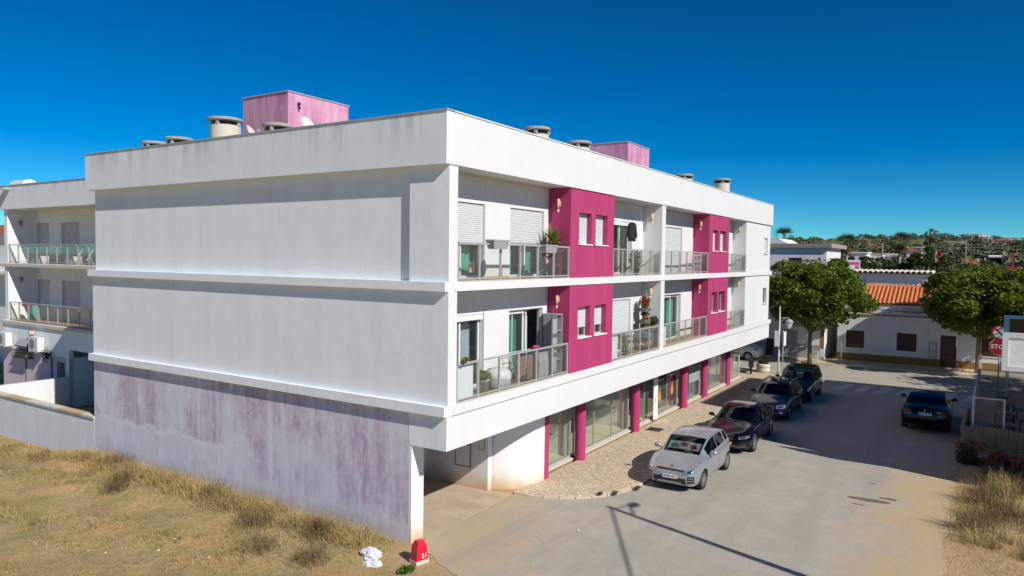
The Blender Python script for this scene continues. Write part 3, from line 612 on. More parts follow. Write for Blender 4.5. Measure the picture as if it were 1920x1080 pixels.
pts = [(4.85, 6.2)]+pts+[(6.36, 1.05), (6.36, 6.2)]
mb.prism(pts, -.1, S0B+.24); part('curved_wall', mb, 'plaster_dusty', B, 'auto')
P('wall_vent', 'brown_cover', (6.05, 6.27, .845, .87, 2.16, 2.38))
COLS = [(6.5, .95, .15), (9.2, 1.02, .19), (14.35, 1.1, .19), (20.25, 1.08, .19), (23.65, 1.15, .19), (28.2, 1.25, .19)]
for i, (x, y, r) in enumerate(COLS):
    mb = MB()
    if i == 0: mb.box(6.37, 6.66, .86, 1.2, 0, S0B+.24)
    else: mb.lathe([(r, .0), (r, S0B+.24)], 28, (x, y, 0))
    part('column', mb, 'plaster_pink', B, 'auto')
GY = 1.36
SH = [(6.66, 9.05), (9.3, 14.2), (14.5, 20.1), (20.4, 23.5), (23.8, 28.05), (28.35, 31.0)]
for i, (a, b) in enumerate(SH):
    n = max(1, round((b-a)/1.6)); sf = P('shop_front', 'aluminium', (a, b, GY-.03, GY+.03, .12, .2), (a, b, GY-.03, GY+.03, 2.62, 2.72), (a, a+.05, GY-.03, GY+.03, .2, 2.62), (b-.05, b, GY-.03, GY+.03, .2, 2.62))
    for k in range(n):
        x0 = a+.05+(b-a-.1)*k/n; x1 = a+.05+(b-a-.1)*(k+1)/n
        P('glass_pane', 'glass_shop', (x0+.02, x1-.02, GY-.006, GY+.006, .2, 2.62), parent=sf)
        if k: P('mullion', 'aluminium', (x0-.018, x0+.018, GY-.025, GY+.025, .2, 2.62), parent=sf)
    P('shop_plinth', 'concrete_light', (a-.2, b+.2, 1.22, GY+.04, .05, .12), parent=sf)
P('shop_floor', 'shop_floor', (6.36, 31.0, GY+.05, 9.0, .05, .13))
P('shop_wall', 'shop_wall', (9.15, 9.25, GY+.05, 9.0, .1, 2.74), (14.3, 14.4, GY+.05, 9.0, .1, 2.74), (20.2, 20.3, GY+.05, 9, .1, 2.74), (23.6, 23.7, GY+.05, 9, .1, 2.74), (28.15, 28.25, GY+.05, 9, .1, 2.74), (31.0, 31.05, GY+2.6, 9, .1, 2.74), (6.37, 31.0, 6.0, 6.1, .13, 2.74))
P('corner_glass', 'glass_shop', (31.0, 31.012, GY+.03, GY+2.6, .2, 2.62)); P('corner_post', 'alu_white', (30.98, 31.05, GY-.04, GY+.03, .12, 2.74))
# shop with the dark flame posters, the white vertical banner and the grey boarded panel
P('window_film', 'poster_dark', (14.56, 16.35, GY+.03, GY+.034, 1.1, 2.6)); P('window_film', 'poster_dark', (17.1, 20.05, GY+.03, GY+.034, .5, 2.6))
def flame(x, z, s):
    pr = [(0, 0), (.12, .05), (.2, .2), (.17, .36), (.10, .46), (.13, .62), (.04, .54), (.0, .78), (-.05, .56), (-.10, .40), (-.18, .3), (-.16, .12)]
    mb = MB(); mb.ext([(x+p*s, z+q*s) for p, q in pr], 'y', GY-.012, GY-.009); f = part('flame_print', mb, 'flame_orange', B)
    mb = MB(); mb.ext([(x+p*s*.55, z+.02+q*s*.62) for p, q in pr], 'y', GY-.0155, GY-.0125); part('flame_core', mb, 'flame_yellow', f)
flame(17.75, .68, 1.15); flame(19.35, .78, 1.15)
for x, z in ((17.6, 1.98), (19.3, 2.05)):
    P('green_print', 'print_green', (x, x+.22, GY-.012, GY-.009, z, z+.24), (x+.26, x+.4, GY-.012, GY-.009, z+.1, z+.3)); P('white_print', 'white_paint', (x-.2, x+.65, GY-.012, GY-.009, z-.3, z-.26), (x+.28, x+.5, GY-.012, GY-.009, z+.02, z+.07))
P('notice', 'white_paint', (15.1, 15.42, GY-.012, GY-.009, 1.75, 1.98))
P('banner_print', 'sign_red', (16.66, 16.72, 1.117, 1.119, .85, 1.2)); P('banner', 'white_paint', (16.45, 16.95, 1.12, 1.135, .13, 2.6))
P('boarded_panel', 'plastic_grey', (21.7, 23.3, GY-.05, GY-.02, 1.0, 2.45)); P('teal_bin', 'teal_box', (22.1, 22.9, GY+.1, GY+.4, .15, .95))
P('door_grille', 'alu_white', *[(24.3+k*.32, 24.33+k*.32, GY+.06, GY+.08, .2, 2.5) for k in range(10)], *[(24.3, 27.3, GY+.06, GY+.08, 1.2+k*.22, 1.215+k*.22) for k in range(6)])

# ================================================================ REAR WING (left), same storey heights, facing the lot
W = thing('rear_wing_building', 'white rear wing with two recessed balconies and wall mounted air conditioners, left edge', 'building', (3.5, 24, 0))
WXF = 3.5; WB = WXF+1.3
def PW(name, mat, *b, parent=W): return P(name, mat, *b, parent=parent)
PW('roof_fascia', 'plaster_fascia', (WXF-.12, WXF+.15, 17.0, 31.25, 9.33, 10.49)); PW('coping', 'aluminium', (WXF-.15, WXF+.18, 16.95, 31.3, 10.49, 10.525))
PW('roof_slab', 'plaster_side_lifted', (WXF+.15, 12, 17, 31.2, 9.33, 9.7)); PW('end_wall', 'plaster_side_lifted', (WB, 12, 31.0, 31.2, -.4, 9.33)); PW('inner_wall', 'plaster_side_lifted', (WB, 12, 17, 17.2, 0, 9.33))
for zt, zb in ((6.64, 6.45), (3.75, 3.56)):
    PW('floor_slab', 'plaster_side_lifted', (WXF-.03, 12, 17, 31.2, zb, zt)); PW('slab_edge', 'concrete_light', (WXF-.09, WXF-.03, 17, 31.25, zb+.02, zt-.03))
    z1 = 9.33 if zt > 5 else 6.45
    PW('partition_wall', 'plaster_side_lifted', (WXF, WB, 30.55, 30.9, zt, z1))
    D2 = [(26.19, 27.97), (29.18, 30.88-.1)]
    D2 = [(26.2, 27.95), (29.15, 30.5)]
    [PW('back_wall', 'plaster_side_lifted', q_) for q_ in ((WB, WB+.2, 17.2, 26.2, zt, z1), (WB, WB+.2, 27.95, 29.15, zt, z1), (WB, WB+.2, 30.5, 31.0, zt, z1), (WB+.004, WB+.196, 26.2, 27.95, zt+2.05, z1), (WB+.004, WB+.196, 29.15, 30.5, zt+2.05, z1))]
    PW('balcony_floor', 'tile_floor', (WXF, WB, 17.2, 30.55, zt, zt+.006))
    for a, b in D2:
        f = PW('balcony_door', 'aluminium', (WB+.1, WB+.15, a, a+.05, zt, zt+2.05), (WB+.1, WB+.15, b-.05, b, zt, zt+2.05))
        mb = shutter_mb(a+.02, b-.02, 0, zt+.02, zt+2.04); mb.v = [(WB+.1+p[1], p[0], p[2]) for p in mb.v]; part('roller_shutter', mb, 'shutter', f)
    railing(W, [30.47-.95*k for k in range(10)], zt, 'y', WXF+.04, .95)
    mb = MB(); mb.lathe([(.03, -.16), (.07, .05), (.075, .12)], 12, (WB-.75, 30.42, zt+2.05)); l = part('wall_lamp', mb, 'brown_cover', W, True)
PW('lower_wall', 'plaster_pinkwash', (WXF, WXF+.2, 24.65, 31.2, -.4, 2.3)); PW('upper_band', 'plaster_side_lifted', (WXF-.01, WXF+.2, 17, 31.2, 2.69, 3.56)); PW('mid_wall', 'plaster_side_lifted', (WXF-.004, WXF+.2, 24.65, 31.2, 2.3, 2.69))
PW('carport_pier', 'plaster_side_lifted', (WXF-.012, 6.5, 24.66, 24.86, -.4, 2.3)); PW('carport_back', 'plaster_side_lifted', (6.5, 6.7, 17, 24.66, -.4, 2.69))
PW('small_window_recess', 'concrete_dark', (WXF-.015, WXF, 25.05, 25.75, 1.2, 2.05)); PW('small_window', 'wood_window', (WXF-.03, WXF-.015, 25.1, 25.4, 1.22, 2.02))
PW('downpipe', 'concrete_dark', (WXF-.05, WXF, 28.72, 28.77, .3, 2.3), (WXF-.05, WXF, 26.2, 26.25, .5, 2.2)); PW('flood_light', 'lamp_sand', (WXF-.2, WXF-.01, 27.95, 28.1, 3.2, 3.36))
# yard walls
mb = MB(); mb.box(.46, 3.48, 24.62, 24.86, -.8, 1.42); solo('yard_wall', mb, 'plaster_yard', 'low white wall running to the rear wing, half of it shaded', 'wall', (1.5, 24.7, -.4))
w_ = thing('boundary_wall', 'white boundary wall with ochre lichen coping beside the dry lot', 'wall', (.1, 20, -.4))
P('wall', 'plaster_yard', (.136, .34, 16.002, 24.6, -1.2, 1.22), (.136, .34, 24.9, 60, -1.2, 1.22), parent=w_)
for k in range(34):
    y0 = 16.0+k*.85; mb = MB(); mb.box(.09, .44, y0+.006, y0+.844, 1.22, 1.29+random.uniform(0, .008)); part('coping_stone', mb, 'coping' if k % 5 in (1, 2) else 'concrete_light', w_)
P('yard_paving', 'concrete', (.6, 3.4, 16.1, 24.6, -.3, -.05), parent=w_)
# ================================================================ CARS
def pchip(K, s):
    x = np.array([k[0] for k in K], float); y = np.array([k[1] for k in K], float); h = np.diff(x); d = np.diff(y)/h; m = np.zeros_like(y)
    m[0] = d[0]; m[-1] = d[-1]
    for i in range(1, len(x)-1):
        if d[i-1]*d[i] > 0: w1 = 2*h[i]+h[i-1]; w2 = h[i]+2*h[i-1]; m[i] = (w1+w2)/(w1/d[i-1]+w2/d[i])
    s = np.clip(s, x[0], x[-1]); i = np.clip(np.searchsorted(x, s, side='right')-1, 0, len(x)-2); t = (s-x[i])/h[i]
    return (2*t**3-3*t**2+1)*y[i]+(t**3-2*t**2+t)*h[i]*m[i]+(-2*t**3+3*t**2)*y[i+1]+(t**3-t**2)*h[i]*m[i+1]
class Car:
    def __init__(c, S): c.S = S
    def sec(c, s):
        S = c.S; zs = pchip(S['bot'], s); zb = pchip(S['belt'], s); zt = max(pchip(S['top'], s), zb+.015); hw = pchip(S['hw'], s)*S['W']/2; hc = zt-zb; rw = S.get('rw', .74); dz = zb-zs
        P_ = [(0, zs), (.6*hw, zs), (.88*hw, zs+.015), (.962*hw, zs+min(.09, dz*.2)), (.985*hw, zs+.30*dz), (hw, zs+.55*dz), (.995*hw, zs+.78*dz), (.975*hw, zs+.93*dz), (.945*hw, zb)]
        for q in (.06, .3, .6, .86): P_.append((hw*(.93-(.93-rw)*q), zb+q*hc))
        P_ += [(hw*rw*.965, zb+.945*hc), (hw*rw*.82, zb+.985*hc), (hw*rw*.5, zb+1.0*hc), (0, zb+1.012*hc)]
        return P_
    def width(c, s, z):
        P_ = c.sec(s); ys = [p[0] for p in P_[2:]]; zz = [p[1] for p in P_[2:]]
        if z < zz[0] or z > zz[-1]: return -1
        return float(np.interp(z, zz, ys))
    def front(c, y, z, rear=False):
        L = c.S['L']
        for k in range(400):
            s = k*.004; s = L-s if rear else s
            if c.width(s, z) >= abs(y): return s
        return L-.5 if rear else .5
    def patch(c, y0, y1, z0, z1, rear=False, off=.006, ny=10, nz=3, zf=None):
        vs = []; fs = []; L = c.S['L']; sg = 1 if rear else -1
        for i in range(ny+1):
            y = y0+(y1-y0)*i/ny
            for j in range(nz+1):
                z = z0+(z1-z0)*j/nz + (zf(y) if zf else 0); vs.append((c.front(y, z, rear)-L/2+sg*off, y, z))
        for i in range(ny):
            for j in range(nz): a = i*(nz+1)+j; fs.append((a, a+1, a+nz+2, a+nz+1))
        return MB().add(vs, fs)
def make_car(name, label, S, loc, rz, paint, glassm='glass_tint', rimm='rim'):
    c = Car(S); L, W = S['L'], S['W']; root = thing(name, label, 'car', loc, rz, None)
    ST = np.unique(np.concatenate([np.array([0, .012, .03, .06, .1, .15]), np.arange(.2, L-.2, .05), L-np.array([.15, .1, .06, .03, .012, 0])]))
    vs = []; fs = []; mi = []; nr = 32
    for s in ST:
        p = c.sec(s)
        vs += [(s-L/2, y, z) for y, z in p] + [(s-L/2, -y, z) for y, z in p[15:0:-1]]
    def region(s, j):
        jj = j if j < 16 else 31-j        # segment index 0..15 on either side
        hc = pchip(S['top'], s)-pchip(S['belt'], s)
        if jj >= 13 and S['ws'][0] < s < S['ws'][1]: return 1
        if jj >= 13 and S['rs'][0] < s < S['rs'][1]: return 2
        if 9 <= jj <= 11 and hc > .16:
            for a, b in S['win']:
                if a < s < b: return 3
        if 'hl' in S and 6 <= jj <= S.get('hlj', 8) and S['hl'][0] < s < S['hl'][1]: return 4
        if 'tl' in S and S['tl'][2] <= jj <= S['tl'][3] and S['tl'][0] < s < S['tl'][1]: return 5
        return 0
    for i in range(len(ST)-1):
        sm_ = (ST[i]+ST[i+1])/2
        for j in range(nr): fs.append((i*nr+j, i*nr+(j+1) % nr, (i+1)*nr+(j+1) % nr, (i+1)*nr+j)); mi.append(region(sm_, j))
    fs.append(tuple(range(nr-1, -1, -1))); mi.append(0); k = (len(ST)-1)*nr; fs.append(tuple(range(k, k+nr))); mi.append(0)
    me = bpy.data.meshes.new('body'); me.from_pydata(vs, [], fs); me.polygons.foreach_set('material_index', mi)
    for _ in range(7): me.materials.append(MATS['interior'])
    bm = bmesh.new(); bm.from_mesh(me); bmesh.ops.recalc_face_normals(bm, faces=bm.faces); bm.to_mesh(me); bm.free()
    tmp = bpy.data.objects.new('tmp', me); COL.objects.link(tmp)
    cut = MB(); r = S['r']
    for s in S['ax']:
        for sg in (-1, 1):
            cut.lathe([(r*1.14, sg*(W/2-.27)), (r*1.14, sg*(W/2+.2))], 36, (s-L/2, 0, r*1.02), 'y')
    cm = cut.mesh('cut')
    for _ in range(7): cm.materials.append(MATS['interior'])
    cm.polygons.foreach_set('material_index', [6]*len(cm.polygons))
    co = bpy.data.objects.new('cut', cm); COL.objects.link(co)
    md = tmp.modifiers.new('b', 'BOOLEAN'); md.object = co; md.operation = 'DIFFERENCE'; md.solver = 'EXACT'
    bpy.context.view_layer.update(); em = bpy.data.meshes.new_from_object(tmp.evaluated_get(bpy.context.evaluated_depsgraph_get()))
    bpy.data.objects.remove(tmp); bpy.data.objects.remove(co)
    V = [tuple(v.co) for v in em.vertices]; by = {}
    for p in em.polygons:
        m_ = p.material_index; cx = p.center
        if m_ == 3: key = ('side_window', 'r' if cx.y > 0 else 'l', next((i for i, (a, b) in enumerate(S['win']) if a-.03 < cx.x+L/2 < b+.03), 0))
        elif m_ in (4, 5): key = (('headlight', 'tail_light')[m_-4], 'r' if cx.y > 0 else 'l', 0)
        elif m_ == 6: key = ('wheel_arch', 'r' if cx.y > 0 else 'l', 0 if cx.x < 0 else 1)
        else: key = (('body', 'windscreen', 'rear_window')[m_], '', 0)
        by.setdefault(key, []).append(tuple(p.vertices))
    bpy.data.meshes.remove(em)
    MM = {'body': paint, 'windscreen': S.get('wsg', glassm), 'rear_window': glassm, 'side_window': glassm, 'headlight': 'light_glass', 'tail_light': 'tail_red', 'wheel_arch': 'black_plastic'}
    for (nm, _, _), F in sorted(by.items()):
        used = sorted({i for f in F for i in f}); mp = {v: i for i, v in enumerate(used)}
        m2 = bpy.data.meshes.new(nm); m2.from_pydata([V[i] for i in used], [], [tuple(mp[i] for i in f) for f in F]); link(nm, m2, MM[nm], root, 'auto')
    def lp(nm, mb, mat, sm2=False): return part(nm, mb, mat, root, sm2, True)
    # wheels
    wm = MB(); w = S.get('tw', .21)
    wm.lathe([(r*.66, -w*.40), (r*.90, -w*.5), (r*.985, -w*.40), (r, -w*.2), (r, w*.2), (r*.985, w*.40), (r*.90, w*.5), (r*.66, w*.40)], 32, (0, 0, 0), 'y', False); tyre = wm.mesh('tyre')
    rm = MB(); ro = w*.42; ns = S.get('spokes', 10)
    rm.lathe([(r*.67, -w*.38), (r*.63, -ro), (r*.58, -ro), (r*.57, -w*.1)], 32, (0, 0, 0), 'y', False); rm.lathe([(.001, -ro*.86), (r*.16, -ro*.86), (r*.17, -w*.1)], 20, (0, 0, 0), 'y', False)
    for k_ in range(ns):
        t = 2*math.pi*k_/ns; d = (math.cos(t), math.sin(t)); rm.bar((d[0]*r*.12, -ro*.78, d[1]*r*.12), (d[0]*r*.6, -ro*.85, d[1]*r*.6), .035 if ns > 6 else .07, .05, (0, 1, 0))
    rim = rm.mesh('rim')
    bk = MB(); bk.lathe([(.001, -w*.12), (r*.62, -w*.12)], 24, (0, 0, 0), 'y', False); disc = bk.mesh('brake_disc')
    for s in S['ax']:
        for sg in (-1, 1):
            wl_ = link('wheel', tyre, 'rubber', root, True, (s-L/2, sg*(W/2-w*.5-.015), r)); wl_.rotation_euler = (0, 0, 0 if sg < 0 else math.pi)
            link('rim', rim, rimm, wl_, False); link('brake_disc', disc, 'interior', wl_)
    # seams, handles, mirrors
    sm_b = MB()
    def strip(s, j0, j1, sg, wd=.010):
        q = [c.sec(s)[j] for j in range(j0, j1+1)]; q2 = [c.sec(s+wd)[j] for j in range(j0, j1+1)]; vv = []; ff = []
        for (y, z), (y2, z2) in zip(q, q2): vv += [(s-L/2, sg*(y+.003), z), (s+wd-L/2, sg*(y2+.003), z2)]
        for i in range(len(q)-1): ff.append((2*i, 2*i+1, 2*i+3, 2*i+2))
        sm_b.add(vv, ff)
    for sg in (-1, 1):
        for s in S['seam']: strip(s, 3, 9, sg)
        a0, b0 = S['seam'][0], S['seam'][-1]; n = 14
        vv = []; ff = []
        for i in range(n+1):
            s = a0+(b0-a0)*i/n; y, z = c.sec(s)[3]; y4, z4 = c.sec(s)[4]; vv += [(s-L/2, sg*(y+.003), z+.02), (s-L/2, sg*(y+.0035), z+.032)]
        for i in range(n): ff.append((2*i, 2*i+1, 2*i+3, 2*i+2))
        sm_b.add(vv, ff)
    lp('door_seams', sm_b, 'interior')
    for sg in (-1, 1):
        for s in S['handle']:
            y, z = c.sec(s)[6]; h = MB(); h.box(s-L/2-.09, s-L/2+.09, sg*(y-.01), sg*(y+.028), z, z+.028); lp('door_handle', h, S.get('hm', paint))
        s = S['ws'][0]+S.get('mo', .42); hw = c.sec(s)[8]; mm = MB(); mm.ellip((s-L/2, sg*(hw[0]+.13), hw[1]+.10), (.075, .12, .075)); mm.bar((s-L/2, sg*(hw[0]-.02), hw[1]+.03), (s-L/2, sg*(hw[0]+.08), hw[1]+.08), .05)
        lp('mirror', mm, S.get('mm', paint), True)
    # interior: dashboard, seats
    it = MB(); a, b = S['ws'][0], S['rs'][1]; zb = pchip(S['belt'], a)
    it.box(a-L/2+.02, a-L/2+.5, -W*.38, W*.38, .45, zb-.02); it.box(a-L/2+.4, b-L/2-.3, -W*.38, W*.38, .3, .5)
    for s in (a+1.15, a+2.05):
        if s < b-.35:
            for y in (-.36, .36): it.ext([(s-L/2-.1, .5), (s-L/2+.08, .5), (s-L/2+.2, zb+.2), (s-L/2+.08, zb+.2)], 'y', y-.22, y+.22)
    lp('interior', it, 'interior')
    for (nm, a_, kw, mat) in S.get('patches', []): lp(nm, c.patch(*a_, **kw), mat)
    for rear, y, z, txt in S.get('plate', []):
        sg = 1 if rear else -1; f_ = c.front(y, z, rear); x = f_-L/2+sg*.035
        pl = MB(); pl.box(x-.008, x+.008, y-.26, y+.26, z-.057, z+.057); pb = lp('number_plate', pl, 'white_paint')
        ob = MB(); e = x+sg*.010; yl = -1 if not rear else 1        # left end of the plate as read
        lead = y+(.26 if not rear else .26)*(1 if not rear else -1)*1.0
        # reading direction: seen from the front the car's +y side is on the reader's left when facing -x
        rd_ = 1 if not rear else -1
        ob.box(x+sg*.008, x+sg*.0105, y+rd_*.205, y+rd_*.26, z-.057, z+.057); part('country_band', ob, 'blue_band', pb, False, True)
        if not rear:
            ob = MB(); ob.box(x+sg*.008, x+sg*.0105, y-rd_*.205, y-rd_*.26, z-.057, z+.057); part('date_band', ob, 'yellow_band', pb, False, True)
        if txt: place_text(txt, .095, (x+sg*.0105, y, z), (0, -rd_, 0), (0, 0, 1), 'black_plastic', pb)
        else:
            ob = MB()
            for k_ in range(6): yy = y+rd_*(.15-k_*.06-(k_//2)*.012); ob.box(x+sg*.008, x+sg*.0100, yy-.018, yy+.018, z-.03, z+.03)
            part('lettering', ob, 'plastic_grey', pb, False, True)
    return root, c
KIA = dict(L=4.05, W=1.72, r=.305, ax=(.83, 3.41), rw=.72,
    top=[(0, .60), (.04, .68), (.14, .745), (.45, .86), (.80, .945), (1.02, .99), (1.35, 1.17), (1.78, 1.375), (2.1, 1.44), (2.6, 1.455), (3.2, 1.415), (3.58, 1.345), (3.72, 1.26), (3.92, .99), (4.01, .86), (4.05, .62)],
    belt=[(0, .56), (.1, .67), (.4, .80), (1.0, .925), (2, .97), (3, 1.03), (3.6, 1.07), (3.85, .98), (3.98, .80), (4.05, .60)],
    bot=[(0, .34), (.05, .25), (.25, .20), (1.2, .19), (3.2, .2), (3.8, .26), (4.0, .32), (4.05, .42)],
    hw=[(0, .60), (.05, .73), (.14, .84), (.35, .94), (.75, .985), (1.2, 1.0), (3.2, 1.0), (3.6, .97), (3.85, .90), (4.0, .80), (4.05, .66)],
    ws=(1.04, 1.80), rs=(3.62, 3.93), win=((1.35, 2.28), (2.36, 3.12), (3.18, 3.5)), tl=(3.62, 3.98, 6, 10), seam=(1.12, 2.32, 3.2), handle=(2.15, 3.02), spokes=10, wsg='glass_car', mo=.38,
    patches=[('headlight', (0.42, 0.82, 0.575, 0.705), dict(ny=8, nz=4, off=.010, zf=lambda y: 0.22*(abs(y)-0.47)), 'light_glass'), ('headlight', (-0.82, -0.42, 0.575, 0.705), dict(ny=8, nz=4, off=.010, zf=lambda y: 0.22*(abs(y)-0.47)), 'light_glass'), ('headlight_lens', (0.56, 0.7, 0.625, 0.675), dict(ny=6, nz=3, off=.016, zf=lambda y: 0.22*(abs(y)-0.47)), 'chrome'), ('headlight_lens', (-0.7, -0.56, 0.625, 0.675), dict(ny=6, nz=3, off=.016, zf=lambda y: 0.22*(abs(y)-0.47)), 'chrome'), ('grille', (-.46, .46, .665, .715), dict(ny=14), 'black_plastic'), ('lower_intake', (-.52, .52, .285, .47), dict(ny=14, off=.008), 'black_plastic'), ('fog_lamp_bezel', (.56, .74, .33, .55), dict(off=.008), 'black_plastic'), ('fog_lamp_bezel', (-.74, -.56, .33, .55), dict(off=.008), 'black_plastic'),
             ('intake_bar', (-.50, .50, .365, .38), dict(ny=14, nz=1, off=.012), 'dark_metal'), ('fog_trim', (.57, .73, .40, .42), dict(nz=1, off=.014), 'chrome'), ('fog_trim', (-.73, -.57, .40, .42), dict(nz=1, off=.014), 'chrome'), ('fog_trim', (.58, .72, .48, .50), dict(nz=1, off=.014), 'chrome'), ('fog_trim', (-.72, -.58, .48, .50), dict(nz=1, off=.014), 'chrome'),
             ('grille_trim', (-.46, .46, .715, .727), dict(ny=14, nz=1, off=.008), 'chrome')],
    plate=[(False, 0, .50, '29-PU-52')])
k1, kc = make_car('silver_hatchback', 'silver five door hatchback parked first in the row by the kerb', KIA, (9.83, -2.80, 0), 0, 'paint_silver', 'glass_tint')
mb = MB(); mb.ellip((kc.front(0, .775)-4.05/2-.01, 0, .775), (.012, .065, .034), 20, 8); part('emblem', mb, 'chrome', k1, True, True)
mb = MB(); mb.ellip((kc.front(0, .775)-4.05/2-.02, 0, .775), (.006, .05, .022), 20, 6); em_ = part('emblem_centre', mb, 'black_plastic', k1, True, True)
place_text('KIA', .03, (kc.front(0, .775)-4.05/2-.028, 0, .775), (0, -1, 0), (0, 0, 1), 'chrome', k1, 'emblem_lettering')
# folded sunshade lying behind the windscreen
mb = MB(); vs = []; fs = []; nn = 10
for i in range(nn+1):
    y = -.56+1.12*i/nn
    for q in (0, 1): s = 1.32+q*.33; z = pchip(KIA['top'], s)-.10-.05*abs(y); vs.append((9.83+s-2.025+(.02 if i % 2 else -.02), -2.80+y, z))
for i in range(nn): fs.append((2*i, 2*i+1, 2*i+3, 2*i+2))
mb.add(vs, fs); solo('sunshade', mb, 'paper', 'crumpled pale sunshade behind the windscreen of the silver hatchback', 'sunshade', (9.2, -2.8, 1.1))
for q_, (y0, s0, mt) in enumerate(((-.42, 1.36, 'sign_red'), (-.12, 1.42, 'sign_red'), (.2, 1.36, 'teal_box'))):
    mb = MB(); s1 = s0+.16; pp = [(s0, y0), (s0, y0+.24), (s1, y0+.28), (s1, y0+.06)]
    mb.add([(9.83+s-2.025, -2.80+y, pchip(KIA['top'], s)-.085-.05*abs(y)) for s, y in pp], [(0, 1, 2, 3)])
    sh_ = bpy.data.objects['sunshade']; part('shade_print', mb, mt, sh_)
XF = dict(L=4.96, W=1.88, r=.345, ax=(.90, 3.81), rw=.70,
    top=[(0, .54), (.05, .64), (.2, .73), (.8, .865), (1.45, .965), (1.85, 1.17), (2.3, 1.385), (2.7, 1.455), (3.15, 1.45), (3.65, 1.36), (4.3, 1.12), (4.75, 1.085), (4.9, 1.02), (4.96, .7)],
    belt=[(0, .50), (.1, .62), (.5, .775), (1.45, .915), (2.5, .965), (3.6, 1.01), (4.4, 1.03), (4.8, .99), (4.96, .66)],
    bot=[(0, .32), (.06, .23), (.3, .18), (1.3, .17), (3.9, .18), (4.7, .27), (4.96, .40)], hw=[(0, .58), (.05, .72), (.16, .84), (.4, .94), (.9, .985), (1.5, 1), (3.8, 1), (4.5, .94), (4.85, .83), (4.96, .64)],
    ws=(1.48, 2.32), rs=(3.55, 4.28), win=((1.85, 2.72), (2.80, 3.55), (3.6, 3.85)), tl=(4.5, 4.9, 6, 8), seam=(1.55, 2.76, 3.75), handle=(2.6, 3.6), spokes=10, wsg='glass_car', tw=.24,
    patches=[('headlight', (0.5, 0.84, 0.58, 0.66), dict(ny=8, nz=4, off=.010, zf=lambda y: 0.2*(abs(y)-0.5)), 'light_glass'), ('headlight', (-0.84, -0.5, 0.58, 0.66), dict(ny=8, nz=4, off=.010, zf=lambda y: 0.2*(abs(y)-0.5)), 'light_glass'), ('headlight_lens', (0.56, 0.72, 0.6, 0.645), dict(ny=6, nz=3, off=.016, zf=lambda y: 0.2*(abs(y)-0.5)), 'chrome'), ('headlight_lens', (-0.72, -0.56, 0.6, 0.645), dict(ny=6, nz=3, off=.016, zf=lambda y: 0.2*(abs(y)-0.5)), 'chrome'), ('grille', (-.30, .30, .50, .70), dict(ny=12), 'dark_metal'), ('grille_trim', (-.31, .31, .70, .715), dict(ny=12, nz=1, off=.01), 'chrome'), ('lower_intake', (-.5, .5, .27, .38), dict(ny=12, off=.008), 'black_plastic'), ('side_intake', (.55, .78, .33, .45), dict(off=.008), 'black_plastic'), ('side_intake', (-.78, -.55, .33, .45), dict(off=.008), 'black_plastic'), ('bumper_trim', (-.78, .78, .315, .33), dict(ny=16, nz=1, off=.014), 'chrome')],
    plate=[(False, 0, .43, '')])
make_car('black_saloon', 'glossy black saloon parked directly behind the silver hatchback', XF, (15.73, -2.87, 0), R(1.5), 'paint_black', 'glass_tint')
EST = dict(L=4.62, W=1.78, r=.325, ax=(.90, 3.62), rw=.74, hm='chrome',
    top=[(0, .58), (.05, .68), (.2, .77), (.7, .90), (1.22, 1.0), (1.6, 1.2), (2.0, 1.42), (2.35, 1.485), (3.0, 1.50), (3.7, 1.48), (4.15, 1.42), (4.3, 1.30), (4.5, .98), (4.6, .84), (4.62, .62)],
    belt=[(0, .54), (.1, .66), (.5, .82), (1.22, .95), (2.5, 1.0), (3.6, 1.04), (4.3, 1.06), (4.55, .8), (4.62, .58)], bot=[(0, .34), (.06, .25), (.3, .2), (1.3, .19), (3.8, .2), (4.4, .28), (4.62, .42)],
    hw=[(0, .60), (.05, .74), (.16, .86), (.4, .95), (.9, .99), (1.5, 1), (4.0, .99), (4.4, .94), (4.55, .86), (4.62, .7)], ws=(1.25, 2.02), rs=(4.18, 4.5), win=((1.62, 2.45), (2.53, 3.35), (3.42, 4.1)), tl=(4.35, 4.6, 5, 9), seam=(1.35, 2.5, 3.4), handle=(2.35, 3.25), spokes=5,
    patches=[('headlight', (0.44, 0.8, 0.6, 0.74), dict(ny=8, nz=4, off=.010, zf=lambda y: 0.1*(abs(y)-0.44)), 'light_glass'), ('headlight', (-0.8, -0.44, 0.6, 0.74), dict(ny=8, nz=4, off=.010, zf=lambda y: 0.1*(abs(y)-0.44)), 'light_glass'), ('headlight_lens', (0.5, 0.72, 0.63, 0.71), dict(ny=6, nz=3, off=.016, zf=lambda y: 0.1*(abs(y)-0.44)), 'chrome'), ('headlight_lens', (-0.72, -0.5, 0.63, 0.71), dict(ny=6, nz=3, off=.016, zf=lambda y: 0.1*(abs(y)-0.44)), 'chrome'), ('grille', (-.36, .36, .60, .73), dict(ny=12), 'black_plastic'), ('lower_intake', (-.55, .55, .28, .44), dict(ny=12, off=.008), 'black_plastic'), ('fog_lamp', (.58, .72, .40, .47), dict(off=.01), 'light_glass'), ('fog_lamp', (-.72, -.58, .40, .47), dict(off=.01), 'light_glass')], plate=[(False, 0, .5, '')])
e1, ec = make_car('dark_estate_car', 'dark navy estate car with roof rails, third in the parked row', EST, (22.16, -2.84, 0), R(1), 'paint_navy')
for sg in (-1, 1):
    mb = MB(); pts = []
    for s in np.linspace(2.05, 4.1, 9): y, z = ec.sec(s)[13]; pts.append((s-2.31, sg*(y-.01), z+(.055 if 2.1 < s < 4.05 else .0)))
    mb.tube(pts, .02, 6); part('roof_rail', mb, 'aluminium', e1, True, True)
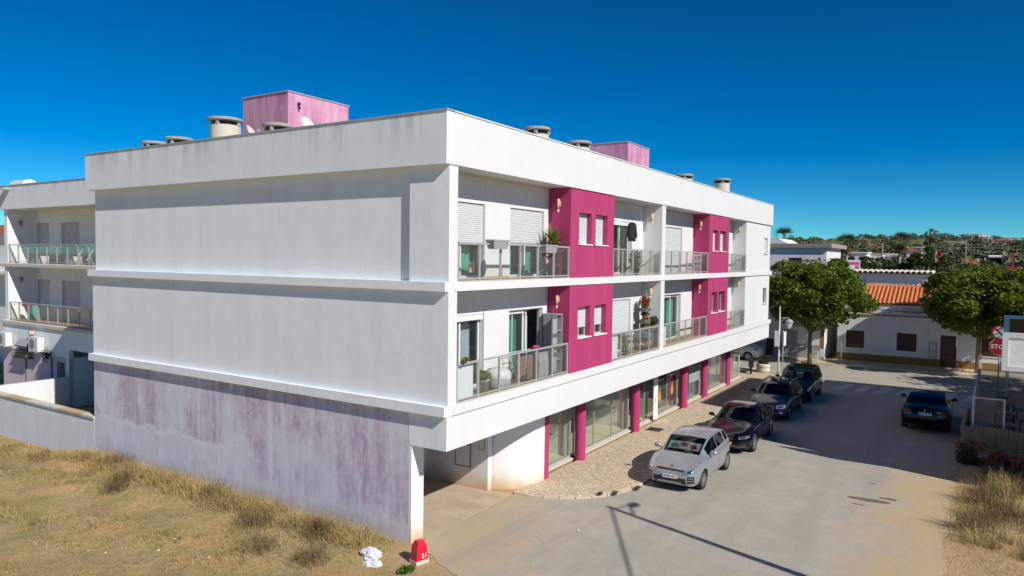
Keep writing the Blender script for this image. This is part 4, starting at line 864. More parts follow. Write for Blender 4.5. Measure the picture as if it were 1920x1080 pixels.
SUV = dict(L=4.35, W=1.80, r=.34, ax=(.85, 3.5), rw=.78,
    top=[(0, .66), (.05, .78), (.18, .88), (.7, 1.0), (1.05, 1.07), (1.4, 1.32), (1.75, 1.55), (2.1, 1.63), (2.8, 1.65), (3.6, 1.62), (3.95, 1.55), (4.1, 1.42), (4.25, 1.08), (4.33, .92), (4.35, .7)],
    belt=[(0, .62), (.1, .76), (.5, .92), (1.05, 1.01), (2.5, 1.06), (3.6, 1.1), (4.05, 1.12), (4.28, .9), (4.35, .66)], bot=[(0, .4), (.06, .3), (.3, .24), (1.2, .23), (3.6, .24), (4.2, .32), (4.35, .46)],
    hw=[(0, .64), (.05, .78), (.16, .89), (.4, .96), (.9, .99), (1.5, 1), (3.8, 1), (4.15, .95), (4.3, .87), (4.35, .74)], ws=(1.08, 1.78), rs=(3.98, 4.24), win=((1.35, 2.2), (2.28, 3.1), (3.18, 3.85)), hl=(.08, .45), hlj=7, tl=(4.05, 4.32, 5, 10), seam=(1.15, 2.24, 3.12), handle=(2.1, 3.0), spokes=5, wsg='glass_car',
    patches=[('grille', (-.42, .42, .68, .80), dict(ny=12), 'black_plastic'), ('lower_intake', (-.55, .55, .34, .5), dict(ny=12, off=.008), 'black_plastic')], plate=[(False, 0, .58, '')])
make_car('dark_green_suv', 'dark blue green tall hatchback, last in the parked row by the street lamp', SUV, (27.02, -2.92, 0), R(1), 'paint_teal')
mb = MB(); mb.box(26.3, 26.32, -3.25, -2.9, 1.12, 1.42); mb.box(26.36, 26.38, -2.75, -2.35, 1.12, 1.44); solo('sunshade', mb, 'paper', 'pale sunshade behind the windscreen of the last parked car', 'sunshade', (26.3, -2.9, 1.1))
BMW = dict(L=5.03, W=1.90, r=.345, ax=(.93, 3.92), rw=.71,
    top=[(0, .56), (.05, .66), (.25, .78), (1.0, .92), (1.55, 1.0), (1.95, 1.2), (2.4, 1.42), (2.85, 1.49), (3.3, 1.48), (3.75, 1.38), (4.33, 1.13), (4.85, 1.10), (4.97, 1.02), (5.03, .72)],
    belt=[(0, .52), (.1, .64), (.5, .80), (1.55, .94), (2.6, .98), (3.7, 1.02), (4.5, 1.03), (4.9, .99), (5.03, .66)], bot=[(0, .33), (.06, .24), (.3, .19), (1.3, .18), (4.0, .19), (4.8, .27), (5.03, .38)],
    hw=[(0, .60), (.06, .76), (.2, .88), (.5, .96), (1.0, .99), (1.6, 1), (4.0, 1), (4.6, .965), (4.9, .90), (5.0, .82), (5.03, .72)], ws=(1.58, 2.42), rs=(3.62, 4.34), win=((1.95, 2.85), (2.93, 3.72), (3.78, 4.0)), hl=(.12, .55), hlj=7, seam=(1.65, 2.89, 3.9), handle=(2.75, 3.75), spokes=5, tw=.24, mm='black_plastic',
    patches=[('tail_light', (.50, .88, .78, .94), dict(rear=True, ny=6), 'tail_red'), ('tail_light', (-.88, -.50, .78, .94), dict(rear=True, ny=6), 'tail_red'), ('reverse_light', (.5, .86, .755, .78), dict(rear=True, ny=6, nz=1, off=.008), 'light_glass'), ('reverse_light', (-.86, -.5, .755, .78), dict(rear=True, ny=6, nz=1, off=.008), 'light_glass'), ('bumper_line', (-.86, .86, .60, .612), dict(rear=True, ny=16, nz=1, off=.012), 'dark_metal')],
    plate=[(True, 0, .83, '')])
b1, bc = make_car('black_limousine', 'black saloon seen from behind, driving away in the shaded street', BMW, (23.92, -9.03, 0), math.pi, 'paint_black', 'glass_tint')
mb = MB(); mb.lathe([(.001, 0), (.035, 0), (.035, .008), (.001, .008)], 18, (bc.front(0, .965, True)-2.515, 0, .965), 'x'); part('emblem', mb, 'chrome', b1, False, True)
mb = MB(); xx = bc.front(.4, .93, True)-2.515+.008
for k in range(4): mb.box(xx-.004, xx+.004, .40+k*.055, .435+k*.055, .915, .955)
part('badge', mb, 'chrome', b1, False, True)
VAN = dict(L=4.4, W=1.8, r=.31, ax=(.8, 3.5), rw=.84,
    top=[(0, .7), (.05, .85), (.3, .98), (.8, 1.1), (1.1, 1.4), (1.5, 1.75), (1.9, 1.82), (3.8, 1.82), (4.3, 1.76), (4.38, 1.5), (4.4, .8)], belt=[(0, .66), (.1, .85), (.8, 1.02), (2, 1.08), (4.2, 1.1), (4.4, .76)],
    bot=[(0, .4), (.1, .26), (1, .22), (3.8, .24), (4.4, .4)], hw=[(0, .66), (.06, .82), (.2, .92), (.6, .98), (1.2, 1), (4, 1), (4.3, .97), (4.4, .88)], ws=(.82, 1.52), rs=(4.31, 4.38), win=((1.0, 1.85),), hl=(.08, .4), hlj=7, tl=(4.32, 4.4, 5, 9), seam=(.95, 1.95, 2.9), handle=(1.8,), spokes=5, plate=[(False, 0, .55, '')])
make_car('white_van', 'white van parked on the cross street past the far corner of the building', VAN, (41.6-1.2, 4.4, 0), R(90), 'paint_white')
# ================================================================ STREET THINGS
# red numbered cabinet at the building corner
bc_ = thing('red_marker_post', 'small red tapered marker post with white number 51 at the building corner', 'marker post', (-.58, .25, 0), R(-14))
mb = MB(); mb.prism([(-.18, -.14), (.18, -.14), (.18, .14), (-.18, .14)], -.05, .07); part('base', mb, 'concrete_light', bc_, False, True)
def taper(rings):
    mb = MB(); vs = []
    for hx, hy, z in rings: vs += [(-hx, -hy, z), (hx, -hy, z), (hx, hy, z), (-hx, hy, z)]
    fs = [(3, 2, 1, 0)]+[(4*i+k, 4*i+(k+1) % 4, 4*i+4+(k+1) % 4, 4*i+4+k) for i in range(len(rings)-1) for k in range(4)]; n = 4*(len(rings)-1); fs.append((n, n+1, n+2, n+3)); return mb.add(vs, fs)
part('post_body', taper([(.168, .127, .07), (.14, .107, .40), (.085, .068, .52), (.078, .06, .525)]), 'red_paint', bc_, False, True)
place_text('51', .15, (.06, -.124, .17), (1, 0, 0), (0, .06, 1), 'white_paint', bc_)
# street lamp + sign post at far corner
sl = thing('street_lamp', 'slim grey street lamp with hanging lantern at the far pavement corner', 'street lamp', (34.05, -.33, .075))
mb = MB(); mb.lathe([(.11, 0), (.09, .25), (.055, .4), (.045, 4.3)], 12); part('pole', mb, 'aluminium', sl, True, True)
mb = MB(); mb.bar((0, 0, 3.55), (.32, -.5, 3.58), .03); mb.bar((0, 0, 3.25), (.2, -.32, 3.56), .02); part('arm', mb, 'aluminium', sl, False, True)
mb = MB(); mb.lathe([(.02, .52), (.06, .50), (.20, .42), (.28, .30), (.27, .28)], 16, (.32, -.5, 3.0)); la = part('lantern_hood', mb, 'plastic_grey', sl, True, True)
mb = MB(); mb.lathe([(.24, .28), (.12, -.05), (.05, -.1)], 8, (.32, -.5, 3.0)); part('lantern_glass', mb, 'lamp_glass', la, False, True)
mb = MB(); mb.box(-.17, -.13, -.06, .24, 1.75, 2.75); part('side_panel', mb, 'white_paint', sl, False, True)
sp = thing('sign_post', 'thin sign post carrying a narrow panel seen edge on beside the street lamp', 'sign post', (34.15, -.55, .075))
mb = MB(); mb.lathe([(.03, 0), (.03, 2.75)], 10); part('pole', mb, 'aluminium', sp, True, True); mb = MB(); mb.box(-.3, .3, -.12, -.08, 1.8, 2.7); part('panel', mb, 'white_paint', sp, False, True)
# round planter with shrub, a small motor scooter shape is hidden behind it -> black bag
pl = thing('round_planter', 'round ribbed concrete planter with a low shrub at the far corner', 'planter', (34.25, .62, .075))
mb = MB(); mb.lathe([(.38, 0), (.44, .08), (.45, .24), (.41, .28), (.45, .32), (.46, .48), (.42, .55), (.36, .55), (.34, .45)], 28); part('tub', mb, 'concrete_light', pl, True, True)
mb = MB(); mb.lathe([(.01, .47), (.35, .47)], 20, (0, 0, 0), 'z', False); part('soil_fill', mb, 'bark', pl, False, True)
c = rand_dirs(900)*np.array([.36, .36, .28])*(rng.random((900, 1))**.4)+np.array([0, 0, .68]); link('shrub', quads_mesh('shrub', leaves(c, .05)), 'leaf_olive', pl)
sc = thing('motor_scooter', 'small dark motor scooter parked beside the round planter', 'scooter', (33.55, 1.25, .075), R(16))
mb = MB()
for x in (-.55, .55): mb.lathe([(.14, -.05), (.24, -.06), (.26, 0), (.24, .06), (.14, .05)], 18, (x, 0, .26), 'y', False)
part('wheels', mb, 'rubber', sc, True, True)
mb = MB(); mb.ext([(-.75, .45), (-.2, .35), (.25, .3), (.5, .45), (.42, .85), (.35, .85), (.3, .5), (-.1, .5), (-.2, .75), (-.75, .8)], 'y', -.14, .14); part('body', mb, 'black_plastic', sc, False, True)
mb = MB(); mb.box(-.75, -.15, -.13, .13, .78, .88); part('seat', mb, 'rubber', sc, False, True); mb = MB(); mb.bar((.4, -.3, 1.0), (.4, .3, 1.0), .04); mb.bar((.45, 0, .5), (.4, 0, 1.0), .05); part('handlebar', mb, 'dark_metal', sc, False, True)
# stop sign with no-stopping disc above it
st = thing('stop_sign', 'red octagonal stop sign under a round no entry for parking disc at the right corner', 'stop sign', (34.6, -11.92, 0))
mb = MB(); mb.lathe([(.035, 0), (.035, 3.75)], 10); part('pole', mb, 'aluminium', st, True, True)
def disc_mb(r, n, rot, x0, x1, c): return MB().ext([(c[1]+r*math.cos(2*math.pi*k/n+rot), c[2]+r*math.sin(2*math.pi*k/n+rot)) for k in range(n)], 'x', x0, x1)
sb = part('stop_plate', disc_mb(.50, 8, math.pi/8, -.05, -.035, (0, 0, 2.62)), 'white_paint', st, False, True); part('red_face', disc_mb(.465, 8, math.pi/8, -.058, -.05, (0, 0, 2.62)), 'sign_red', sb, False, True)
place_text('STOP', .33, (-.0605, 0, 2.62), (0, -1, 0), (0, 0, 1), 'white_paint', sb)
nb = part('round_plate', disc_mb(.40, 32, 0, -.05, -.035, (0, 0, 3.42)), 'sign_red', st, False, True); part('white_face', disc_mb(.31, 32, 0, -.058, -.05, (0, 0, 3.42)), 'white_paint', nb, False, True)
mb = MB(); mb.bar((-.061, .24, 3.66), (-.061, -.24, 3.18), .085, .004, (1, 0, 0)); part('slash', mb, 'sign_red', nb, False, True)
mb = MB(); mb.box(-.02, .02, -.36, -.06, 1.3, 2.2); part('lower_plate', mb, 'plastic_white', st, False, True)
# terrace on the right: reed screen, glass windbreaks, tables
mb = MB(); mb.prism([(18.5, -10.5), (31.0, -10.95), (31.0, -15.4), (18.5, -15.4)], -.1, .12); tr_ = struct('terrace', mb, 'concrete')
rf = thing('reed_screen', 'weathered reed screen fence at the near end of the shaded terrace', 'fence', (18.55, -12, 0))
V_ = []
for (xa, ya, xb, yb, n) in ((18.55, -10.42, 18.62, -15.3, 900), (18.55, -10.42, 22.6, -10.58, 700)):
    for k in range(n):
        t = (k+rng.random()*.8)/n; x = xa+(xb-xa)*t+rng.normal()*.008; y = ya+(yb-ya)*t+rng.normal()*.008; h = 1.02+.07*math.sin(t*9)+rng.normal()*.025; w = .008+.005*rng.random(); a = rng.random()*3
        lx, ly = rng.normal()*.03, rng.normal()*.02; dx, dy = w*math.cos(a), w*math.sin(a)
        V_.append([(x-dx, y-dy, .0), (x+dx, y+dy, .0), (x+dx+lx, y+dy+ly, h), (x-dx+lx, y-dy+ly, h)]); V_.append([(x-dy, y+dx, .0), (x+dy, y-dx, .0), (x+dy+lx, y-dx+ly, h), (x-dy+lx, y+dx+ly, h)])
V_ = np.array(V_)-np.array([18.55, -12, 0]); ro = link('reeds', quads_mesh('reeds', V_), 'reed', rf); ro['kind'] = 'stuff'
for z in (.25, .75): P('rail', 'bark', (18.58, 18.61, -15.2, -10.5, z, z+.03), parent=rf)
for y in (-10.45, -12.1, -13.7, -15.2): P('post', 'bark', (18.56, 18.63, y-.03, y+.03, 0, 1.0), parent=rf)
def windbreak(a, b, h, label, mat='white_paint'):
    a = Vector((*a, 0)); b = Vector((*b, 0)); t = thing('glass_windbreak', label, 'windbreak', (a.x, a.y, .12), 0, 'framed glass windbreaks round the terrace')
    d = (b-a); o = Vector((0, 0, 0))
    for p in (o, d): m_ = MB(); m_.bar(p, p+Vector((0, 0, h)), .06); part('post', m_, mat, t, False, True)
    m_ = MB(); u = d.normalized()*.03; m_.bar(u+Vector((0, 0, h-.03)), d-u+Vector((0, 0, h-.03)), .05); part('top_rail', m_, mat, t, False, True)
    m_ = MB(); m_.bar(u+Vector((0, 0, .1)), d-u+Vector((0, 0, .1)), .05); part('bottom_rail', m_, mat, t, False, True)
    m_ = MB(); n = Vector((-d.y, d.x, 0)).normalized()*.005; q = [u+n, d-u+n, d-u-n, u-n]; m_.prism([(p.x, p.y) for p in q], .13, h-.06); part('glass_pane', m_, 'glass_screen', t, False, True)
windbreak((19.15, -10.74), (19.15, -11.72), 2.0, 'white framed glass windbreak facing the camera just behind the reed screen')
windbreak((19.25, -10.73), (22.1, -10.80), 2.0, 'white framed glass windbreak along the street edge, nearest to the reed screen')
windbreak((22.2, -10.80), (25.0, -10.88), 2.0, 'grey framed glass windbreak along the street edge, second from the reed screen', 'aluminium')
windbreak((25.1, -10.88), (27.9, -10.95), 2.0, 'grey framed glass windbreak along the street edge, third from the reed screen', 'aluminium')
windbreak((28.0, -11.0), (28.0, -12.05), 2.0, 'grey framed glass windbreak closing the far end of the terrace', 'aluminium')
windbreak((28.0, -12.12), (28.0, -13.6), 2.0, 'grey framed glass windbreak at the far terrace end, at the right picture edge', 'aluminium')
def table(x, y, label):
    t = thing('terrace_table', label, 'table', (x, y, .12), 0, 'terrace tables'); m_ = MB(); m_.box(-.38, .38, -.38, .38, .70, .735); part('table_top', m_, 'brown_cover', t, False, True)
    for i in (-1, 1):
        for j in (-1, 1): m_ = MB(); m_.bar((i*.33, j*.33, 0), (i*.33, j*.33, .70), .04); part('leg', m_, 'dark_metal', t, False, True)
def chair(x, y, rz, label, mat='plastic_dark'):
    t = thing('terrace_chair', label, 'chair', (x, y, .12), rz, 'terrace chairs')
    m_ = MB(); m_.box(-.22, .22, -.22, .22, .43, .46); part('seat', m_, mat, t, False, True); m_ = MB(); m_.ext([(-.24, .46), (-.2, .46), (-.26, .86), (-.3, .86)], 'y', -.22, .22); part('backrest', m_, mat, t, False, True)
    for i in (-1, 1):
        for j in (-1, 1): m_ = MB(); m_.bar((i*.19, j*.19, 0), (i*.19, j*.19, .43), .03); part('leg', m_, 'dark_metal', t, False, True)
table(21.0, -11.8, 'square brown table nearest to the reed screen on the terrace'); table(23.8, -11.9, 'square brown table in the middle of the terrace'); table(26.4, -12.0, 'square brown table at the far end of the terrace')
for k, (x, wd) in enumerate(((21.0, 'nearest'), (23.8, 'middle'), (26.4, 'far'))):
    chair(x-.75, -11.85, 0, f'dark chair on the camera side of the {wd} terrace table'); chair(x+.75, -11.9, math.pi, f'dark chair on the far side of the {wd} terrace table'); chair(x, -12.65, R(90), f'dark chair on the right of the {wd} terrace table')
# white panel sign on a post at the right edge
ws_ = thing('panel_sign', 'large white framed blank panel sign at the right picture edge', 'sign', (13.45, -12.6, 0))
P('post', 'aluminium', (13.4, 13.5, -13.05, -12.95, -.1, 3.92), parent=ws_)
P('panel', 'white_paint', (13.4, 13.55, -13.6, -11.4, 3.90, 5.09), parent=ws_)
P('panel_frame', 'plastic_white', (13.37, 13.4, -13.6, -11.4, 4.94, 5.09), (13.37, 13.4, -13.6, -11.4, 3.90, 4.05), (13.37, 13.4, -11.56, -11.4, 4.05, 4.94), (13.37, 13.4, -13.6, -13.44, 4.05, 4.94), parent=ws_)
P('top_box', 'blue_panel', (13.42, 13.53, -11.56, -11.42, 5.09, 5.62), (13.42, 13.53, -13.6, -11.56, 5.52, 5.62), parent=ws_); P('top_pane', 'glass_tint', (13.47, 13.49, -13.6, -11.56, 5.09, 5.52), parent=ws_)
# building across the street, out of the picture on the right: it throws the broad shadow on the road
nb_ = thing('street_building', 'tall pale building outside the right picture edge that shades the street', 'building', (22, -20, 0))
P('wall', 'plaster_far', (12.7, 30.2, -26, -15.5, -.1, 9.9), parent=nb_); P('upper_storey', 'plaster_far', (16.9, 26.5, -26, -15.5, 9.9, 13.1), parent=nb_)
for fl in range(3):
    for k in range(6):
        x = 13.9+k*2.8; w = P('window', 'aluminium', (x, x+1.3, -15.5, -15.47, .9+fl*3.1, 2.4+fl*3.1), parent=nb_); P('pane', 'glass_tint', (x+.06, x+1.24, -15.47, -15.46, .96+fl*3.1, 2.34+fl*3.1), parent=w)
# utility pole with lamp, out of the picture: its shadow crosses the road
up = thing('utility_pole', 'tall utility pole with a lamp outside the picture, its shadow crossing the road', 'pole', (2.1, -13.0, 0))
mb = MB(); mb.lathe([(.16, -.1), (.15, 1), (.07, 8.95)], 14); part('pole', mb, 'concrete', up, True, True)
mb = MB(); mb.bar((0, 0, 8.2), (.62, 0, 8.55), .05); mb.bar((0, 0, 8.75), (.55, 0, 8.6), .03); part('lamp_arm', mb, 'aluminium', up, False, True); mb = MB(); mb.ellip((.72, 0, 8.5), (.24, .14, .10)); part('lamp_head', mb, 'plastic_grey', up, True, True)
mb = MB(); mb.tube([(2.1, -13, 8.85), (-13, -21.5, 8.5), (-31, -31, 8.8)], .035, 6); solo('overhead_cable', mb, 'wire', 'overhead cable running from the unseen utility pole', 'cable', (2.1, -13, 8.85))
# litter and the white plastic sack
def crumple(name, loc, r, mat, label, cat, seed, flat=.45, n=2):
    bm = bmesh.new(); bmesh.ops.create_icosphere(bm, subdivisions=n, radius=1); rr = random.Random(seed)
    for v in bm.verts: k = 1+rr.uniform(-.2, .2); v.co = Vector((v.co.x*r[0]*k, v.co.y*r[1]*k, max(-.2, v.co.z)*r[2]*k))
    me = bpy.data.meshes.new(name); bm.to_mesh(me); bm.free(); o = link(name, me, mat, None, False, loc); tag(o, label, cat); return o
gz = lambda x, y: float(ground_z(x, y))-.03
sk = crumple('plastic_sack', (-.98, 1.42, gz(-.98, 1.42)+.05), (.20, .26, .17), 'plastic_white', 'crumpled white plastic sack lying in dry grass by the mauve wall', 'sack', 3, n=3)
crumple('plastic_sack', (-1.25, 1.12, gz(-1.25, 1.12)+.05), (.18, .24, .08), 'plastic_white', 'flat torn white plastic sheet in front of the crumpled sack', 'sack', 5, n=3)
LIT = [(-3.05, 6.1, .045, 'small white crumpled paper in the dry lot, farthest back of the scraps'), (-3.55, 6.0, .04, 'white paper scrap left of the farthest crumpled paper'), (-3.2, 4.5, .04, 'pale paper scrap on the right side of the dry lot'), (-4.5, 7.4, .04, 'leftmost pale paper scrap in the dry lot'), (-4.35, 6.9, .035, 'tiny white scrap beside the leftmost paper'), (-4.6, 3.1, .045, 'white paper scrap near the bottom picture edge of the lot'), (3.3, -1.95, .04, 'tiny yellow white wrapper on the asphalt below the garage apron')]
for i, (x, y, r, lb) in enumerate(LIT): crumple('paper_scrap', (x, y, (gz(x, y)+.02) if x < 0 else .01), (r, r*1.2, r*.7), 'paper', lb, 'litter', 40+i, n=1)

# ================================================================ THINGS ON THE BALCONIES
def curtain(name, x0, x1, y, z0, z1, mat, label, n=22, amp=.035):
    mb = MB(); vs = []; fs = []
    for k in range(n+1):
        x = x0+(x1-x0)*k/n; d = amp*math.sin(k*1.9)+.01*math.sin(k*.7); vs += [(x, y+d*1.3, z0), (x, y+d*.7, z1)]
    for k in range(n): fs.append((2*k, 2*k+1, 2*k+3, 2*k+2))
    mb.add(vs, fs); return solo(name, mb, mat, label, 'curtain', ((x0+x1)/2, y, z0), smooth=True)
CY = BY+.34
curtain('curtain', .85, 2.5, CY, S1T+.05, S1T+1.95, 'curtain_teal', 'teal curtain behind the upper balcony door next to the corner pillar')
curtain('curtain', 4.15, 4.62, CY, S1T+.05, S1T+1.95, 'curtain_teal', 'narrow teal curtain at the left of the upper door beside the magenta bay')
curtain('curtain', 5.1, 5.75, CY, S1T+.05, S1T+1.95, 'curtain_teal', 'teal curtain at the right of the upper door beside the magenta bay')
curtain('curtain', .85, 1.7, CY, S0T+.05, S0T+1.85, 'curtain_teal', 'bright green curtain behind the lower door next to the corner pillar')
curtain('curtain', 1.75, 2.6, CY+.04, S0T+.05, S0T+1.85, 'curtain_grey', 'pale grey curtain behind the lower door next to the corner pillar')
curtain('curtain', 4.12, 4.98, CY, S0T+.05, S0T+1.98, 'curtain_teal', 'emerald curtain in the open lower door by the clothes rack')
curtain('curtain', 5.42, 5.62, CY, S0T+.05, S0T+1.98, 'curtain_grey', 'narrow blue grey curtain at the right of the open lower door')
curtain('curtain', 11.0, 11.8, CY, S0T+.05, S0T+1.9, 'curtain_teal', 'teal curtain under the half lowered shutter in the second lower balcony')
curtain('curtain', 12.1, 12.6, CY, S0T+.05, S0T+1.9, 'yellow_cloth', 'yellow curtain under the half lowered shutter in the second lower balcony')
curtain('curtain', 16.6, 17.1, CY-.02, S0T+.05, S0T+1.98, 'curtain_white', 'white curtain at the left of the lower door right of the partition')
curtain('curtain', 17.1, 18.6, CY, S0T+.05, S0T+1.98, 'curtain_teal', 'pale teal curtain in the lower door right of the partition')
def planter_box(x0, x1, z, label):
    t = thing('railing_planter', label, 'planter', ((x0+x1)/2, .0, z), 0, 'planter boxes hung on the railing')
    h = (x1-x0)/2; part('trough', taper([(h*.82, .10, -.2), (h*.96, .13, .0), (h, .14, .0), (h, .14, .04), (h*.94, .12, .04)]), 'plastic_grey', t, False, True)
    mb = MB(); mb.box(-h*.9, h*.9, -.10, .10, .02, .032); part('soil_fill', mb, 'bark', t, False, True)
planter_box(1.86, 2.62, S1T+1.03, 'grey planter box on the upper railing near the corner pillar'); planter_box(4.55, 5.28, S1T+.96, 'lighter grey planter box on the upper railing near the yucca')
def potted(name, loc, label, cat, potmat, r, h, spec, group=None):
    t = thing(name, label, cat, loc, 0, group)
    if r: mb = MB(); mb.lathe([(r*.72, 0), (r, h), (r*1.06, h), (r*.9, h-.02)], 18); part('pot', mb, potmat, t, True, True); mb = MB(); mb.lathe([(.005, h-.03), (r*.9, h-.03)], 14, (0, 0, 0), 'z', False); part('soil_fill', mb, 'bark', t, False, True)
    for i, (mat, cen, rad, n, sz, kind) in enumerate(spec):
        if kind == 'blade':
            Q = []
            for k in range(n):
                a = rng.random()*6.28; e = .15+rng.random()*1.2; L_ = rad[0]*(.7+.5*rng.random()); d = np.array([math.cos(a)*math.cos(e), math.sin(a)*math.cos(e), math.sin(e)]); sd = np.array([-math.sin(a), math.cos(a), 0])*sz
                b0 = np.array(cen); m_ = b0+d*L_*.55; e_ = b0+d*L_+np.array([0, 0, -.22*L_*math.cos(e)]); Q += [[b0-sd*.6, b0+sd*.6, m_+sd, m_-sd], [m_-sd, m_+sd, e_+sd*.1, e_-sd*.1]]
            me = quads_mesh('foliage', np.array(Q))
        else:
            c_ = rand_dirs(n)*np.array(rad)*(rng.random((n, 1))**.45)+np.array(cen); me = quads_mesh('foliage', leaves(c_, sz))
        o = link('blossom' if 'flower' in mat else 'foliage', me, mat, t)
    return t
potted('yucca_plant', (5.95, .42, S1T), 'tall spiky yucca in a dark pot against the upper magenta bay', 'plant', 'plastic_dark', .2, .38, [('leaf_yucca', (0, 0, 1.05), (.58,), 110, .024, 'blade'), ('leaf_yucca', (.02, 0, .55), (.45,), 80, .024, 'blade')])
mb = MB(); mb.tube([(5.95, .42, S1T+.3), (5.96, .43, S1T+1.1)], .04, 8); part('stem', mb, 'bark', bpy.data.objects['yucca_plant'], True)
potted('flower_pot_plant', (2.05, .30, S0T), 'yellow green plant in a white pot on the lower balcony', 'plant', 'plastic_white', .19, .36, [('leaf_yucca', (0, 0, .48), (.16, .16, .14), 500, .045, 'l')])
potted('basket_plant', (.75, -.02, S0T+.98), 'tiny yellow green plant on the lower railing by the corner pillar', 'plant', 'plastic_dark', .08, .06, [('leaf_yucca', (.05, 0, .09), (.18, .06, .05), 160, .03, 'l')])
potted('leafy_plant', (12.3, .35, S1T), 'pale leafy plant behind the glass of the second upper balcony', 'plant', 'plastic_dark', .18, .3, [('leaf_olive', (0, 0, .62), (.34, .25, .38), 900, .04, 'l')])
# pouf / storage box, leaning boards, cabinet, rack with laundry
t = thing('storage_pouf', 'round grey and white storage pouf on the lower balcony behind the pot plant', 'pouf', (2.95, .42, S0T)); mb = MB(); mb.lathe([(.30, 0), (.36, .06), (.37, .26), (.36, .27)], 24); part('base', mb, 'plastic_grey', t, True, True); mb = MB(); mb.lathe([(.36, .27), (.38, .29), (.36, .46), (.28, .54), (.001, .55)], 24); part('lid', mb, 'plastic_white', t, True, True)
for x0, x1, z0, lb, y in ((.62, 1.35, S0T, 'pale blue board behind the lower railing at the corner pillar', .12), (9.66, 10.25, S0T, 'pale blue board behind the lower railing right of the first magenta bay', .12), (14.62, 15.1, S0T, 'pale board behind the lower railing right of the partition', .12)):
    mb = MB(); mb.box(x0, x1, y, y+.02, z0+.03, z0+.90); solo('leaning_board', mb, 'board_white', lb, 'board', ((x0+x1)/2, y, z0), None)
t = thing('balcony_cabinet', 'tall grey plastic cabinet with its door open on the lower balcony beside the bay', 'cabinet', (5.95, .5, S0T))
mb = MB(); mb.box(-.02, .33, -.28, .25, 0, .02); mb.box(.30, .33, -.28, .25, .02, 1.85); mb.box(-.02, .30, .22, .25, .02, 1.85); mb.box(-.02, .33, -.28, .25, 1.85, 1.88); part('carcass', mb, 'plastic_grey', t, False, True)
mb = MB()
for z in (.45, .9, 1.35): mb.box(0, .30, -.26, .22, z, z+.02)
part('shelf', mb, 'plastic_grey', t, False, True)
mb = MB(); mb.box(-.02, .0, -.28, .25, .02, 1.85); part('side_panel', mb, 'plastic_grey', t, False, True)
d_ = MB(); d_.box(-.40, -.04, -.30, -.27, .02, 1.87); dd = part('door', d_, 'plastic_dark', t, False, True)
for z in (.12, .72, 1.30): mb = MB(); mb.box(-.36, -.09, -.315, -.30, z, z+.45); part('door_panel', mb, 'plastic_grey', dd, False, True)
t = thing('laundry_rack', 'folding laundry rack hung with brown cloths on the lower balcony', 'laundry rack', (4.2, .38, S0T))
mb = MB()
for y in (-.2, .0, .2): mb.bar((-.6, y, .88), (.75, y, .88), .012)
for x in (-.5, .65): mb.bar((x, -.2, .88), (x, .2, 0), .018); mb.bar((x, .2, .88), (x, -.2, 0), .018)
part('frame', mb, 'alu_white', t, False, True)
def cloth(x0, x1, y, zt, zb, mat, label, seed, base=(4.2, .38, S0T)):
    r_ = random.Random(seed); mb = MB(); n = 12; vs = []; fs = []
    for k in range(n+1):
        x = x0+(x1-x0)*k/n; d = .03*math.sin(k*1.7+seed); bt = zb+r_.uniform(-.03, .05); vs += [(x, y+.02, zt-.1), (x, y, zt), (x, y-.03+d*.6, (zt+bt)/2), (x, y-.02+d, bt)]
    for k in range(n):
        for j in range(3): fs.append((4*k+j, 4*k+j+1, 4*k+5+j, 4*k+4+j))
    mb.add(vs, fs); solo('laundry_cloth', mb, mat, label, 'cloth', ((x0+x1)/2, y, zb), None, True)
cloth(3.62, 4.02, .17, S0T+.9, S0T+.25, 'cloth_brown', 'dark brown cloth at the left end of the laundry rack', 1); cloth(4.08, 4.62, .165, S0T+.9, S0T+.12, 'cloth_brown', 'brown striped cloth in the middle of the laundry rack', 2); cloth(4.7, 5.25, .165, S0T+.92, S0T+.06, 'cloth_grey', 'grey towel at the right end of the laundry rack', 3)
mb = MB(); mb.ellip((4.78, .3, S0T+.98), (.18, .08, .05)); solo('folded_cloth', mb, 'magenta_cloth', 'small magenta folded cloth on top of the laundry rack', 'cloth', (4.78, .3, S0T+.95))
# black garment on a hanger, second upper balcony
t = thing('hanging_garment', 'black garment on a hanger in front of the second upper balcony door', 'garment', (12.25, .5, S1T+1.3))
mb = MB(); mb.ext([(-.12, .72), (.12, .72), (.30, .62), (.42, .18), (.34, .14), (.26, .42), (.27, .0), (-.27, .0), (-.26, .42), (-.34, .14), (-.42, .18), (-.30, .62)], 'y', -.05, .05); part('cloth', mb, 'cloth_black', t, False, True)
mb = MB(); mb.tube([(0, 0, .70), (0, 0, .80), (.03, 0, .85), (0, 0, .88)], .006, 6); part('hanger', mb, 'chrome', t, False, True)
# flower stand and wire furniture, second lower balcony
potted('flower_stand', (13.45, .42, S0T), 'tall stand of red and orange potted flowers against the partition', 'plant stand', 'plastic_dark', .18, .2,
       [('flower_red', (0, -.02, 1.95), (.32, .2, .25), 260, .045, 'l'), ('leaf', (0, 0, 1.9), (.28, .2, .28), 300, .045, 'l'), ('leaf_olive', (.05, 0, 1.45), (.24, .18, .12), 260, .04, 'l'), ('flower_orange', (0, -.05, 1.28), (.22, .15, .10), 160, .04, 'l'), ('leaf', (0, 0, 1.0), (.26, .18, .14), 260, .04, 'l'), ('flower_orange', (0, -.06, .92), (.22, .14, .08), 160, .04, 'l'), ('leaf_olive', (0, 0, .5), (.28, .2, .24), 380, .045, 'l'), ('flower_orange', (0, -.08, .4), (.2, .1, .15), 80, .035, 'l')])
fs_ = bpy.data.objects['flower_stand']
for z in (1.55, 1.08, .66): mb = MB(); mb.box(-.28, .28, -.16, .16, z, z+.14); part('pot_row', mb, 'plastic_dark', fs_, False, True)
mb = MB()
